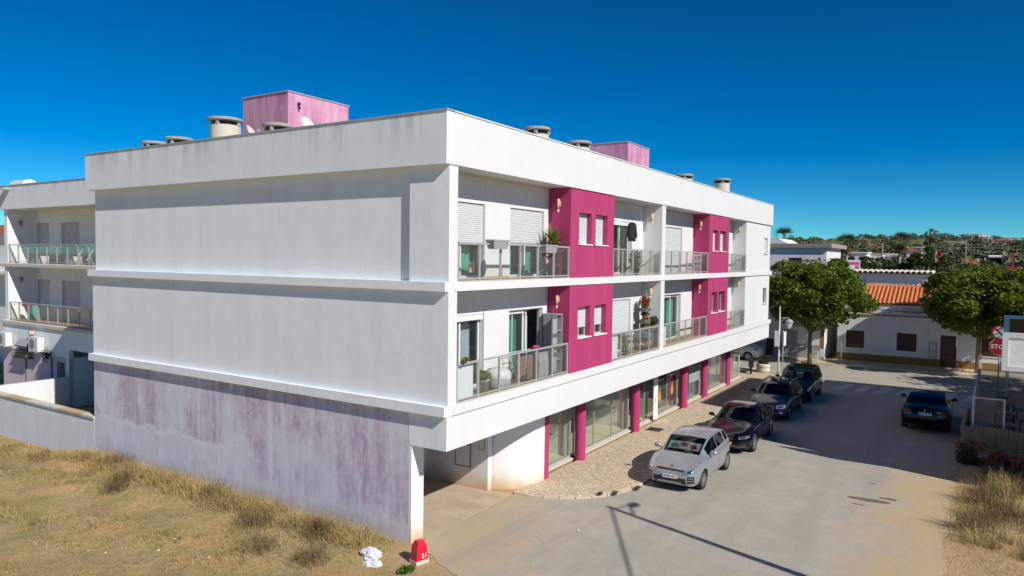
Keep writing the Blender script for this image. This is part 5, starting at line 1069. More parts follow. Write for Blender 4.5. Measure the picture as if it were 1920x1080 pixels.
for x in (-.3, .3): mb.bar((x, .1, 0), (x, .1, 2.0), .025)
part('stand_frame', mb, 'dark_metal', fs_, False, True)
potted('hanging_plant', (13.98, .25, S0T+.95), 'trailing greyish plant hanging on the railing at the partition', 'plant', 'plastic_dark', .12, .14, [('leaf_olive', (0, -.02, .2), (.24, .2, .22), 420, .04, 'l')])
potted('fern_plant', (13.75, .3, S0T), 'green fern in a terracotta pot on the second lower balcony floor', 'plant', 'pot_terracotta', .15, .22, [('leaf', (0, 0, .4), (.24,), 50, .018, 'blade')])
def wire_chair(x, y, rz, label):
    t = thing('wire_chair', label, 'chair', (x, y, S0T), rz, 'wire chairs on the balcony'); mb = MB(); mb.lathe([(.2, .44), (.21, .455), (.2, .47)], 18); part('seat', mb, 'dark_metal', t, False, True)
    mb = MB(); mb.tube([(-.2, -.18, .46), (-.24, -.17, .75), (-.26, 0, .9), (-.24, .17, .75), (-.2, .18, .46)], .015, 6); mb.tube([(-.22, 0, .46), (-.26, 0, .9)], .01, 6); part('backrest', mb, 'dark_metal', t, True, True)
    for i in (-1, 1):
        for j in (-1, 1): mb = MB(); mb.tube([(i*.15, j*.15, .45), (i*.2, j*.2, .2), (i*.18, j*.18, 0)], .013, 6); part('leg', mb, 'dark_metal', t, True, True)
wire_chair(11.0, .4, 0, 'black wire chair left of the small table on the second lower balcony'); wire_chair(12.4, .42, math.pi, 'black wire chair right of the small table on the second lower balcony')
t = thing('bistro_table', 'small round black wire table on the second lower balcony', 'table', (11.7, .42, S0T)); mb = MB(); mb.lathe([(.001, .70), (.29, .70), (.29, .72), (.001, .72)], 20, (0, 0, 0), 'z', False); part('table_top', mb, 'dark_metal', t, False, True); mb = MB(); mb.tube([(0, 0, 0), (0, 0, .7)], .02, 6); mb.lathe([(.2, 0), (.2, .02)], 16); part('stem', mb, 'dark_metal', t, False, True)
t = thing('drying_rack', 'white folding drying rack on the upper balcony before the second bay', 'drying rack', (19.6, .4, S1T)); mb = MB()
for z in (.55, .62, .85): mb.bar((-.45, -.1, z), (.5, -.1, z), .02)
for x in (-.4, .1, .45): mb.bar((x, -.12, .9), (x, .15, 0), .02); mb.bar((x, .15, .85), (x, -.12, .0), .02)
part('frame', mb, 'alu_white', t, False, True)
mb = MB(); mb.box(2.05, 2.3, BY-.03, BY, S1T+.2, S1T+.48); solo('outlet_cover', mb, 'lamp_sand', 'small yellowish cover plate low on the upper balcony wall', 'cover plate', (2.2, BY, S1T+.2))
# satellite dishes on the roof
def dish(loc, r, rz, tilt, label):
    t = thing('satellite_dish', label, 'satellite dish', loc, rz, None); mb = MB(); mb.lathe([(.001, .0), (r*.4, r*.04), (r*.75, r*.14), (r, r*.26), (r*1.01, r*.27)], 28, (0, 0, 0), 'z', False)
    me = mb.mesh('reflector'); me.transform(Matrix.Translation((0, 0, r+.25)) @ Matrix.Rotation(tilt, 4, 'Y')); link('reflector', me, 'plastic_white', t, True)
    mb = MB(); mb.bar((0, 0, -1.1), (0, 0, r+.3), .05); part('mast', mb, 'aluminium', t, False, True); mb = MB(); q = Matrix.Rotation(tilt, 4, 'Y') @ Vector((0, 0, r*.9)); mb.bar((0, 0, .3), (q.x, q.y, q.z+r+.25), .02); mb.box(q.x-.04, q.x+.04, q.y-.04, q.y+.04, q.z+r+.2, q.z+r+.3); part('feed_arm', mb, 'plastic_grey', t, False, True)
dish((1.9, 9.55, 10.52), .34, R(-60), R(58), 'small satellite dish between the big chimney and the pink stair tower'); dish((2.9, 8.0, 10.70), .40, R(-75), R(62), 'large white satellite dish in front of the pink stair tower')
# wing: air conditioners, laundry cage, balcony bits
def aircon(y, z, label):
    t = thing('air_conditioner', label, 'air conditioner', (WXF, y, z), 0, 'air conditioners on the rear wing'); mb = MB(); mb.box(-.38, -.06, -.43, .43, 0, .68); part('casing', mb, 'plastic_white', t, False, True)
    mb = MB(); mb.lathe([(.001, -.385), (.23, -.385), (.25, -.38)], 24, (0, .1, .35), 'x', False); g = part('fan_grille', mb, 'plastic_grey', t, False, True)
    mb = MB()
    for r_ in (.08, .14, .20): mb.lathe([(r_, -.392), (r_+.012, -.392), (r_+.012, -.388)], 20, (0, .1, .35), 'x', False)
    part('grille_ring', mb, 'plastic_dark', g, False, True)
    for s in (-.3, .3): mb = MB(); mb.bar((-.4, s, -.03), (0, s, -.03), .04); part('bracket', mb, 'lamp_sand', t, False, True)
aircon(30.5, 2.47, 'white air conditioner at the far left of the rear wing wall'); aircon(27.25, 2.45, 'white air conditioner nearer to the carport on the rear wing wall')
t = thing('wall_cage', 'dark wire cage with bottles fixed between the two air conditioners', 'cage', (WXF, 28.75, 2.0)); mb = MB()
for z in (0, .38): mb.box(-.35, 0, -.75, .75, z, z+.02)
for k in range(9): mb.bar((-.34, -.74+k*.185, 0), (-.34, -.74+k*.185, .4), .015)
part('frame', mb, 'dark_metal', t, False, True)
mb = MB()
for k in range(7): mb.lathe([(.06, .02), (.06, .2), (.02, .28)], 10, (-.18, -.62+k*.2, 0))
part('bottles', mb, 'lamp_sand', t, True, True); mb = MB(); mb.box(-.30, -.05, -.4, .5, .55, .60); mb.bar((-.2, -.5, .4), (-.1, -.7, .95), .06); part('clutter', mb, 'cloth_black', t, False, True); mb = MB(); mb.ext([(-.32, .62), (-.05, .95), (0, .95), (0, .9), (-.3, .58)], 'y', -.6, .5); part('cover', mb, 'plastic_grey', t, False, True)
potted('wall_plant', (WXF-.2, 26.35, 2.3), 'dark trailing plant beside the nearer air conditioner', 'plant', 'plastic_dark', .1, .12, [('leaf_dark', (0, 0, .05), (.2, .25, .35), 160, .06, 'l')])
t = thing('drying_rack', 'white folding drying rack on the upper wing balcony', 'drying rack', (WXF+.5, 24.1, 6.65)); mb = MB()
for k in range(5): mb.bar((-.2+k*.1, -.7, .9), (-.2+k*.1, .6, .9), .015)
for y in (-.5, .4): mb.bar((-.2, y, .9), (.2, y+.2, 0), .025); mb.bar((.2, y, .9), (-.2, y+.2, 0), .025)
part('frame', mb, 'alu_white', t, False, True)
for y, lb in ((25.2, 'white plastic box on the upper wing balcony, middle'), (28.3, 'white plastic tub on the upper wing balcony, left')):
    part_ = MB(); part_.ext([(y-.35, 6.65), (y+.35, 6.65), (y+.42, 7.02), (y-.42, 7.02)], 'x', WXF+.25, WXF+.7); solo('plastic_box', part_, 'plastic_white', lb, 'box', (WXF+.4, y, 6.65))
mb = MB(); mb.ellip((WXF+.35, 29.5, 4.55), (.15, .35, .12)); solo('towel', mb, 'magenta_cloth', 'magenta towel over the lower wing balcony rail', 'towel', (WXF+.35, 29.5, 4.5))
mb = MB(); mb.ext([(28.6, 3.8), (29.3, 3.8), (29.2, 4.5), (28.8, 4.55)], 'x', WXF+.3, WXF+.6); solo('blue_bag', mb, 'teal_box', 'turquoise bag behind the glass of the lower wing balcony', 'bag', (WXF+.4, 29, 3.8))
mb = MB(); mb.box(3.0, 4.2, 29.9, 30.6, 10.3, 10.32); mb.lathe([(.42, -.7), (.42, .7)], 24, (4.2, 30.4, 10.45), 'y'); solo('roof_tank', mb, 'plastic_white', 'white rounded water tank on the wing roof, left edge', 'tank', (4.2, 30.3, 10.3), None, 'auto')
# ================================================================ TREES
def tree(name, loc, label, crown, h0, rx, ry, rz, nclump, nleaf, size, mat='leaf', trunk_r=.14, seed=1, group=None, bark='bark', cz=None, lean=(0, 0)):
    """tapered trunk, limbs to leaf clumps, crown of small separate leaves with gaps"""
    global rng
    rng = np.random.default_rng(seed); t = thing(name, label, 'tree', loc, 0, group); r_ = random.Random(seed)
    C = np.array([lean[0], lean[1], cz if cz else h0+rz*.95])
    mb = MB(); fork = h0*.95
    mb.tube([(0, 0, -.1), (.03, .02, h0*.3), (-.03, .03, h0*.65), (0, 0, fork)], [trunk_r*1.25, trunk_r, trunk_r*.9, trunk_r*.85], 10)
    cl = []
    while len(cl) < nclump:
        d = rand_dirs(1)[0]; q = (.35+.65*rng.random()**.5); p = d*np.array([rx, ry, rz])*q*(.74+.5*rng.random())
        if p[2] < -rz*.7: p[2] = -rz*(.5+.25*rng.random())
        if all(np.linalg.norm((p-o)/np.array([1, 1, .8])) > .36*min(rx, 3) for o, _ in cl) or rng.random() < .25: cl.append((p, (.6+.4*rng.random())*rx*.31))
    for k, (p, rr) in enumerate(cl):
        if k % 4 == 0:
            e = C+p*.86; m1 = np.array([0, 0, fork])*.6+e*.4+np.array([0, 0, -.25]); mb.tube([(0, 0, fork-.15), tuple(m1), tuple(e)], [trunk_r*.5, trunk_r*.28, .012], 6)
    part('trunk', mb, bark, t, True, True)
    pts = []
    for p, rr in cl:
        n = int(nleaf/nclump*(.6+.8*rng.random())); d = rand_dirs(n); d[:, 2] = np.where(rng.random(n) < .6, np.abs(d[:, 2]), d[:, 2]); pts.append(C+p+d*np.array([rr*1.15, rr*1.15, rr*.75])*(.45+.55*rng.random((n, 1))**.6))
    # stray twigs reaching out of the outline
    n = nleaf//25; d = rand_dirs(n); pts.append(C+d*np.array([rx, ry, rz])*(1.0+.14*rng.random((n, 1))))
    link('crown', quads_mesh('crown', leaves(np.concatenate(pts), size, .55)), mat, t); return t
tree('street_tree', (40.75, -1.0, .11), 'broad dark green street tree between the street lamp and the white house', None, 2.35, 3.1, 3.05, 2.2, 64, 46000, .14, seed=3, cz=4.85, lean=(-.1, -.25))
tree('street_tree', (42.2, -11.05, .11), 'broad green street tree in front of the house door beside the stop sign', None, 2.6, 3.1, 3.3, 2.1, 64, 46000, .14, seed=8, cz=4.7, trunk_r=.17, lean=(-.4, -.35), bark='trunk_pale')
tree('street_tree', (34.9, -18.0, .0), 'street tree outside the right picture edge shading the junction', None, 2.6, 3.2, 3.4, 2.4, 30, 9000, .16, seed=9, cz=5.2)
mb = MB(); mb.box(41.25, 41.5, -1.45, -1.2, .11, .75); mb.box(41.22, 41.53, -1.48, -1.17, .75, .80); solo('utility_pedestal', mb, 'concrete_light', 'small yellowish utility pedestal next to the left street tree trunk', 'pedestal', (41.4, -1.3, .11))
mb = MB(); mb.lathe([(.02, 0), (.02, 1.6)], 8, (41.0, -3.0, .11)); solo('metal_stake', mb, 'aluminium', 'thin grey metal stake at the kerb in front of the white house', 'stake', (41, -3.0, .11))
# ================================================================ WHITE HOUSE ACROSS THE STREET
H = thing('white_house', 'low white house with orange tiled roof, ochre base band and brown windows', 'house', (43.9, -8, 0)); hx = 43.9
def PH(name, mat, *b, parent=H): return P(name, mat, *b, parent=parent)
OP = [(-4.09, -2.9, 1.03, 2.28), (-7.4, -6.17, 1.03, 2.28), (-9.78, -8.82, .11, 2.29), (-12.45, -11.2, 1.05, 2.27)]
ye = sorted([(a, b) for a, b, _, _ in OP]); ycur = -19.0; bx = []
for a, b, z0, z1 in sorted(OP): bx += [(hx, hx+.25, ycur, a, .1, 3.42), (hx+.002, hx+.248, a, b, z1, 3.42)] + ([(hx+.002, hx+.248, a, b, .1, z0)] if z0 > .2 else []); ycur = b
bx.append((hx, hx+.25, ycur, -2.3, .1, 3.42)); PH('wall', 'plaster_house', *bx)
PH('side_wall', 'plaster_house', (hx+.25, hx+6, -2.55, -2.3, .1, 4.2)); PH('cornice', 'ochre', (hx-.06, hx+.25, -19, -2.25, 3.42, 3.50)); PH('parapet', 'plaster_house', (hx+.03, hx+.25, -19, -2.3, 3.50, 4.22)); PH('parapet_cap', 'ochre', (hx-.02, hx+.25, -19, -2.26, 4.22, 4.28))
PH('base_band', 'ochre', (hx-.025, hx, -8.82, -2.28, .1, .62), (hx-.025, hx, -11.9, -9.78, .1, .60), (hx-.025, hx, -19, -11.9, .1, .60))
for i, (a, b, z0, z1) in enumerate(OP):
    if i == 2:
        d = PH('front_door', 'wood_brown', (hx+.10, hx+.16, a+.03, b-.03, z0, z1-.03)); PH('door_panel', 'wood_window', *[(hx+.085, hx+.10, a+.12+k*.38, a+.42+k*.38, z, z+zh) for k in (0, 1) for z, zh in ((.3, .6), (1.05, .95))], parent=d); PH('handle', 'chrome', (hx+.06, hx+.10, a+.08, a+.14, 1.05, 1.09), parent=d)
    else:
        w = PH('window', 'wood_brown', (hx+.03, hx+.12, a, a+.07, z0, z1), (hx+.03, hx+.12, b-.07, b, z0, z1), (hx+.03, hx+.12, a+.07, b-.07, z1-.07, z1), (hx+.03, hx+.12, a+.07, b-.07, z0, z0+.07))
        mb = shutter_mb(a+.07, b-.07, 0, z0+(.22 if i == 0 else .07), z1-.07, .05); mb.v = [(hx+.09+p[1], p[0], p[2]) for p in mb.v]; part('shutter', mb, 'wood_window', w)
        PH('pane', 'glass_tint', (hx+.12, hx+.13, a+.07, b-.07, z0+.07, z1-.07), parent=w); PH('sill', 'plaster_house', (hx-.05, hx+.03, a-.05, b+.05, z0-.05, z0), parent=w)
PH('meter_box', 'brown_cover', (hx-.05, hx, -8.62, -8.17, .72, .76), (hx-.05, hx, -8.62, -8.17, 1.74, 1.78), (hx-.05, hx, -8.62, -8.58, .76, 1.74), (hx-.05, hx, -8.21, -8.17, .76, 1.74), (hx-.05, hx, -8.58, -8.21, 1.2, 1.23)); PH('meter_face', 'plastic_white', (hx-.02, hx-.004, -8.58, -8.21, .76, 1.2), (hx-.02, hx-.004, -8.58, -8.21, 1.23, 1.74))
# tile screen in the parapet (real half-round tiles), tiled roof: every tile a piece sharing one mesh
def tile_mesh(L, r, th=.02, n=6):
    mb = MB(); vs = []; fs = []
    for x in (0, L):
        rr = r*(1.0 if x == 0 else .86)
        for k in range(n+1): t_ = math.pi*k/n; vs += [(x, rr*math.cos(t_), rr*math.sin(t_)), (x, (rr-th)*math.cos(t_), (rr-th)*math.sin(t_))]
    m = 2*(n+1)
    for k in range(n): a = 2*k; fs += [(a, a+2, m+a+2, m+a), (a+1, m+a+1, m+a+3, a+3), (a, a+1, a+3, a+2), (m+a, m+a+2, m+a+3, m+a+1)]
    return mb.add(vs, fs).mesh('roof_tile')
rmb = MB(); slope = math.atan2(1.15, 3.2); rmb.ext([(hx+.05, 4.285), (hx+3.25, 5.42), (hx+6.2, 4.285)], 'y', -19, -2.35); roof = part('roof', rmb, 'roof_tile', H)
TM = tile_mesh(.50, .115); sl_ = (3.2**2+1.135**2)**.5; rows = 8; dxr = 3.2/rows; ncol = 34
for c_ in range(ncol):
    y = -2.5-c_*.275
    for r_ in range(rows):
        o = link('roof_tile', TM, 'roof_tile', roof, False); x0 = hx-.03+r_*dxr; o.location = (x0-43.9, y+8+random.uniform(-.008, .008), 4.265+r_*(1.135/rows)+.02); o.rotation_euler = (0, -math.atan2(1.135, 3.2)+.03+random.uniform(-.012, .012), random.uniform(-.02, .02)); o.location = o.location
rid = MB(); rid.tube([(hx+3.25, -19, 5.46), (hx+3.25, -2.35, 5.46)], .13, 10); part('ridge', rid, 'roof_tile', roof)
ts = PH('tile_screen', 'plaster_house', (hx+.0, hx+.03, -7.62, -6.38, 3.6, 4.12)); TS = tile_mesh(.06, .095, .022)
for r_ in range(3):
    for c_ in range(6): o = link('screen_tile', TS, 'roof_tile', ts, False); o.location = Vector((hx-.055-43.9, -6.5-c_*.2-(r_ % 2)*.05+8, 3.64+r_*.16))
mb = MB(); mb.tube([(hx-.08, -2.4, 4.2), (hx-.1, -4.5, 3.95), (hx-.1, -6.0, 3.8), (hx-.1, -7.7, 3.78), (hx-.08, -10, 4.0)], .018, 5); solo('facade_cable', mb, 'wire', 'black cable sagging along the parapet of the white house', 'cable', (hx, -6, 3.9))
# two storey building left of it
T = thing('corner_building', 'two storey white building with a flat dark roof behind the left street tree', 'building', (43, 2, 0))
def PT(name, mat, *b, parent=T): return P(name, mat, *b, parent=parent)
PT('front_wall', 'plaster_house', (43, 43.25, -1.56, .14, .1, 8.25), (43, 43.25, 1.11, 14, .1, 8.25), (43.002, 43.248, .14, 1.11, .1, 6.6), (43.002, 43.248, .14, 1.11, 7.5, 8.25)); PT('side_wall', 'plaster_white', (43.25, 49.5, -1.56, -1.3, .1, 8.25)); PT('rear_wall', 'plaster_white', (49.3, 49.5, -1.3, 14, .1, 8.25))
PT('roof_slab', 'roof_grey', (42.80, 50.2, -1.9, 14.2, 8.25, 8.55)); PT('corner_trim', 'ochre', (42.985, 43.0, -1.56, -1.3, .9, 2.7)); PT('base_band', 'plastic_grey', (42.98, 43.0, -1.3, 14, .1, 1.1))
PT('garage_door', 'plastic_grey', (42.95, 42.98, .3, 1.35, .1, 2.1)); PT('doorway', 'interior', (42.96, 42.978, 2.0, 2.5, .1, 1.35)); w = PT('window', 'plastic_dark', (43.08, 43.12, .14, 1.11, 6.6, 7.5)); w = PT('side_window', 'plastic_grey', (43.5, 46.2, -1.575, -1.56, 6.3, 7.5)); PT('pane', 'white_paint', (43.6, 46.1, -1.585, -1.575, 6.4, 7.4), parent=w)
mb = MB(); mb.ext([(7.0, 2), (3.25, 2), (3.25, 8.5), (4.7, 9.35), (7.0, 9.35)], 'x', 56, 62); solo('gable_house', mb, 'plaster_far', 'cream gable end showing behind the far corner of the apartment building', 'house', (55, 4.5, 2))
# ================================================================ BEHIND THE HOUSE
def bush(name, loc, label, rx, ry, rz, n, size, mat, seed, cat='bush'):
    global rng
    rng = np.random.default_rng(seed); k = max(6, int(rx*ry*2.5)); P_ = []
    for _ in range(k):
        d = rand_dirs(1)[0]; d[2] = abs(d[2]); c_ = d*np.array([rx, ry, rz])*(.35+.5*rng.random()); m_ = n//k; e = rand_dirs(m_); P_.append(c_+e*np.array([rx, ry, rz])*.42*(.5+.5*rng.random((m_, 1))))
    Q = np.concatenate(P_); Q[:, 2] = np.maximum(Q[:, 2], 0.02); t = thing(name, label, cat, loc); link('foliage', quads_mesh('foliage', leaves(Q, size, .3)), mat, t)
    mb = MB(); mb.tube([(0, 0, -.2), (.05, .05, rz*.5)], [.08, .03], 6); part('stem', mb, 'bark', t, True, True); return t
gh = lambda x, y: float(ground_z(x, y))-.05
bush('olive_bush', (51.5, -5.6, 0.9), 'soft grey green bush rising behind the tiled roof', 1.4, 2.0, 4.6, 3600, .13, 'leaf_olive', 21)
bush('dark_bush', (51.5, -8.4, 0.9), 'dark low bush right of the grey green bush behind the roof', 1.3, 1.4, 4.2, 2600, .13, 'leaf_dark', 22)
bush('dark_bush', (52.5, -3.0, 1.0), 'small dark bush left of the grey green bush behind the roof', 1.0, 1.6, 4.4, 2200, .13, 'leaf_dark', 23)
tree('dark_tree', (50.5, -10.2, .8), 'dark spreading tree behind the right street tree', None, 2.0, 2.4, 2.7, 2.4, 26, 9000, .13, 'leaf_olive', seed=31, cz=4.2)
tree('round_pine', (66, -6.1, 3.2), 'dark rounded pine between the two palms behind the white shed', None, 1.8, 1.7, 1.75, 2.0, 26, 9000, .10, 'leaf_dark', seed=32, cz=3.6)
tree('garden_tree', (68, -2.4, 3.4), 'dark garden tree left of the right palm beyond the white shed', None, 1.2, 2.2, 1.9, 1.3, 18, 6000, .11, 'leaf_dark', seed=33, cz=2.6)
tree('garden_tree', (72, -.2, 3.8), 'olive coloured garden tree next to the billboard', None, 1.2, 1.8, 1.9, 1.3, 16, 5000, .11, 'leaf_olive', seed=34, cz=2.7)
# white shed with scalloped eave
S_ = thing('white_shed', 'long white shed with scalloped sheet roof behind the tiled house', 'shed', (58, -4.3, 2.2))
P('wall', 'fence_metal', (58, 58.2, -7.7, -.7, 1.5, 6.25), (58.2, 63, -.9, -.7, 1.5, 6.25), parent=S_); P('wall_rib', 'fence_metal', *[(57.97, 58, -7.6+k*.35, -7.56+k*.35, 1.5, 6.2) for k in range(20)], parent=S_)
SMm = tile_mesh(5.0, .21, .03); 
P('roof_base', 'roof_grey', (57.8, 63, -7.7, -.7, 6.25, 6.3), parent=S_)
for k in range(17): o = link('roof_sheet', SMm, 'concrete_light', S_); o.location = (57.6-58, -7.5+k*.42+4.3, 6.3-2.2); o.rotation_euler = (0, R(-1.5), 0)
P('wall', 'concrete_light', (53.0, 53.2, -5.0, -.8, 1.0, 5.5), parent=S_)
bb = thing('billboard', 'white billboard with a pink headline band beside the corner building', 'billboard', (62, .3, 2.4)); P('board', 'white_paint', (62, 62.1, -1.5, .35, 6.35, 7.42), parent=bb); P('pink_band', 'banner_pink', (61.98, 62, -1.45, .32, 7.0, 7.25), (61.98, 62, -1.4, -1.1, 6.45, 6.9), parent=bb); P('leg', 'aluminium', (62.02, 62.08, -1.3, -1.2, 2, 6.35), (62.02, 62.08, .1, .2, 2, 6.35), parent=bb)
# red roofed service building with solar heater and flags
G = thing('red_roof_building', 'flat building with a red roof band and white awning, right edge behind the trees', 'building', (60, -15, 2.4))
P('roof_band', 'sign_red', (57.9, 66, -24, -10.95, 6.62, 6.98), parent=G); P('wall', 'plaster_house', (59, 59.2, -24, -11.4, 1.5, 6.62), parent=G); P('window', 'glass_tint', (58.97, 59.0, -20, -13.2, 4.6, 6.0), parent=G); P('awning', 'white_paint', (57.4, 59, -20, -13.0, 6.0, 6.2), parent=G); P('dark_opening', 'interior', (58.97, 59, -12.8, -11.6, 3, 6.4), parent=G)
t = thing('solar_heater', 'solar water heater on the red roofed building', 'solar heater', (59.5, -12.1, 6.98)); mb = MB(); mb.ext([(-.2, .15), (.6, .78), (.62, .74), (-.18, .1)], 'y', -.45, .45); mb.v = [(p[0], p[1], p[2]) for p in mb.v]; part('collector', mb, 'glass_tint', t, False, True); mb = MB(); mb.lathe([(.14, -.48), (.14, .48)], 14, (.65, 0, .85), 'y'); part('tank', mb, 'plastic_white', t, 'auto', True); mb = MB(); mb.bar((.6, -.4, 0), (.6, -.4, .75), .03); mb.bar((.6, .4, 0), (.6, .4, .75), .03); part('stand', mb, 'aluminium', t, False, True)
for i, (y, z, lb) in enumerate(((-10.9, 7.25, 'green and red flag at the left end of the red roof'), (-11.35, 7.3, 'green and red flag beside the solar heater'), (-5.9, 8.15, 'green and red flag over the brown field'), (-7.0, 8.2, 'red flag over the brown field'))):
    x = 59 if i < 2 else 80; zb = 6.98 if i < 2 else 4.6; t = thing('flag', lb, 'flag', (x, y, zb)); s = 1.0 if i < 2 else 1.3
    mb = MB(); mb.lathe([(.02, 0), (.02, z-zb+.45)], 6); part('mast', mb, 'alu_white', t, True, True)
    vs = []; fs = []
    for k in range(6):
        for q in (0, 1): vs.append((.05*math.sin(k), -.02-k*.075*s, z-zb+.4-q*.35*s-k*.03))
    for k in range(5): fs.append((2*k, 2*k+1, 2*k+3, 2*k+2))
    a_ = MB(); a_.add(vs[:6], [(0, 1, 3, 2), (2, 3, 5, 4)]); part('green_field', a_, 'flag_green' if i != 3 else 'flag_red', t, False, True); a_ = MB(); a_.add(vs[4:], [(0, 1, 3, 2), (2, 3, 5, 4), (4, 5, 7, 6)]); part('red_field', a_, 'flag_red', t, False, True)
P('red_post', 'sign_red', (58.2, 58.3, -13.35, -13.2, 6.98, 8.2), parent=G)
# palms
def palm(loc, h, r, label, seed, skirt=True):
    global rng
    rng = np.random.default_rng(seed); t = thing('palm_tree', label, 'palm', loc, 0, 'fan palms'); mb = MB(); mb.tube([(0, 0, -.2), (.05, 0, h*.5), (0, 0, h)], [.22, .17, .16], 8); part('trunk', mb, 'trunk_pale', t, True, True)
    def fan(n, e0, e1, L_, mat, nm):
        Q = []
        for k in range(n):
            a = rng.random()*6.28; e = e0+(e1-e0)*rng.random(); d = np.array([math.cos(a)*math.cos(e), math.sin(a)*math.cos(e), math.sin(e)]); sd = np.array([-math.sin(a), math.cos(a), 0]); up_ = np.cross(sd, d); b0 = np.array([0, 0, h]); hub = b0+d*L_*.5
            for j in range(9):
                f = (j-4)/4*1.1; dd = d*math.cos(f)+sd*math.sin(f); tip = hub+dd*L_*.55+np.array([0, 0, -.12*L_]); w = np.cross(dd, up_)*.035; Q.append([hub-w, hub+w, tip+w*.3, tip-w*.3])
            Q.append([b0-sd*.02, b0+sd*.02, hub+sd*.02, hub-sd*.02])
        link(nm, quads_mesh(nm, np.array(Q)), mat, t)
    fan(42, -.35, 1.35, r, 'leaf_palm', 'fronds')
    if skirt: fan(34, -1.35, -.5, r*.85, 'palm_dry', 'dry_skirt')
palm((90, 11.4, gh(90, 11)), 10.9-gh(90, 11)-.3, 1.7, 'fan palm rising above the corner building roof at the left', 41, False)
palm((84, 2.7, gh(84, 2)), 9.6-gh(84, 2), 1.5, 'fan palm with a brown skirt beside the billboard', 42); palm((84, -3.1, gh(84, -3)), 9.7-gh(84, -3), 1.5, 'fan palm with a brown skirt left of the rounded pine', 43)
# far houses
def far_house(x, y, w, d, h, roof, label, z=None):
    z = gh(x, y)-.6 if z is None else z; t = thing('far_house', label, 'house', (x, y, z)); mb = MB(); mb.box(-d/2, d/2, -w/2, w/2, -2, h); part('wall', mb, 'plaster_far', t, False, True)
    if roof == 'tile': mb = MB(); mb.ext([(-w/2-.4, h), (w/2+.4, h), (0, h+w*.16)], 'x', -d/2-.3, d/2+.3); part('roof', mb, 'roof_tile', t, False, True)
    else: mb = MB(); mb.box(-d/2-.2, d/2+.2, -w/2-.2, w/2+.2, h, h+.25); part('roof', mb, 'plaster_far' if roof == 'w' else 'roof_grey', t, False, True)
    n = max(2, int(w/3.5))
    for k in range(n): mb = MB(); yy = -w/2+w*(k+.5)/n; mb.box(-d/2-.03, -d/2, yy-.5, yy+.5, h*.35, h*.72); part('window', mb, 'interior', t, False, True)
for a in [(150, 9.3, 3.6, 6, 2.2, 'w', 'low white house left of the right palm, leftmost of the far cluster', 6.9), (156, 6.6, 2.8, 6, 2.4, 'grey', 'blue shaded white house in the middle of the far cluster', 6.6), (160, 4.2, 2.2, 6, 1.7, 'w', 'small white house right of the palm skirt in the far cluster', 7.2), (190, 2.5, 5, 7, 1.5, 'tile', 'far house with a reddish roof above the rounded pine', 8.7), (230, 4.0, 4, 6, 1.8, 'w', 'small far white house right of the reddish roof', 10.0),
          (700, -13.5, 15, 12, 5.5, 'w', 'large pale house on the hill crest', 26.4), (690, -19, 8, 8, 3.5, 'w', 'white annex right of the large hill crest house', 25.4), (420, -8.2, 9, 8, 2.6, 'w', 'long white house halfway up the far hill', 15.4), (430, -22.5, 9, 8, 3.0, 'tile', 'far white house at the right on the hill slope', 16.2), (640, 12, 12, 8, 3.5, 'w', 'white house on the crest left of the large one', 24.6), (560, -31, 8, 8, 3.5, 'w', 'small white house at the far right of the hill', 21), (350, 28, 7, 8, 2.2, 'tile', 'tile roofed house on the slope above the corner building', 12.6), (300, 21, 6, 7, 2, 'tile', 'orange roofed house behind the billboard on the slope', 10.8)]: far_house(*a)
# utility line in the valley
poles = [(115, 22.0), (118, 2.0), (121, -9.5), (124, -30)]
for i, (x, y) in enumerate(poles):
    t = thing('line_pole', ['leftmost slim power line pole in the valley', 'slim power line pole right of the rounded pine', 'slim power line pole left of the solar heater', 'slim power line pole beyond the right edge'][i], 'pole', (x, y, gh(x, y)), 0, 'power line poles'); mb = MB(); mb.lathe([(.12, 0), (.07, 4.6)], 8); part('shaft', mb, 'trunk_pale', t, True, True); mb = MB(); mb.box(-.05, .05, -.6, .6, 4.3, 4.4); part('crossarm', mb, 'trunk_pale', t, False, True)
for s, lb in ((.5, 'upper left thin power line across the valley'), (-.5, 'lower right thin power line across the valley')):
    mb = MB(); pp = []
    for i in range(3):
        a, b = poles[i], poles[i+1]
        for k in range(8): f = k/8; pp.append((a[0]+(b[0]-a[0])*f, a[1]+(b[1]-a[1])*f+s, gh(a[0]+(b[0]-a[0])*f, 0)+4.45+(0.0 if s > 0 else -.5)-.5*math.sin(math.pi*f)))
    mb.tube(pp, .02, 4); solo('power_line', mb, 'trunk_pale', lb, 'cable', pp[0])
# woods and scrub on the hill: one mass
rng = np.random.default_rng(77); Q = []
for k in range(1500):
    u = rng.random(); x = 105+800*u**1.25; a0, a1 = -.12, .42; y = -10.5+(x+13)*(a0+(a1-a0)*rng.random()); 
    if 122 < x < 212 and -11 < y < 12 and rng.random() < .93: continue
    rr = 1.0+2.4*rng.random()**2*(.6+.8*u)
    if rng.random() < .12: rr *= 1.6
    z = float(ground_z(x, y)); m_ = 230 if x < 400 else 120; d = rand_dirs(m_); d[:, 2] = np.abs(d[:, 2]); c_ = np.array([x, y, z])+d*np.array([rr, rr, rr*(.75+.5*rng.random())])*(.6+.4*rng.random((m_, 1))); Q.append(leaves(c_, rr*.15, .35, .8))
stuffo('hillside_scrub', quads_mesh('hillside_scrub', np.concatenate(Q)), 'leaf_far_hazed', 'dark green scrub and trees covering the distant hill', 'scrub')
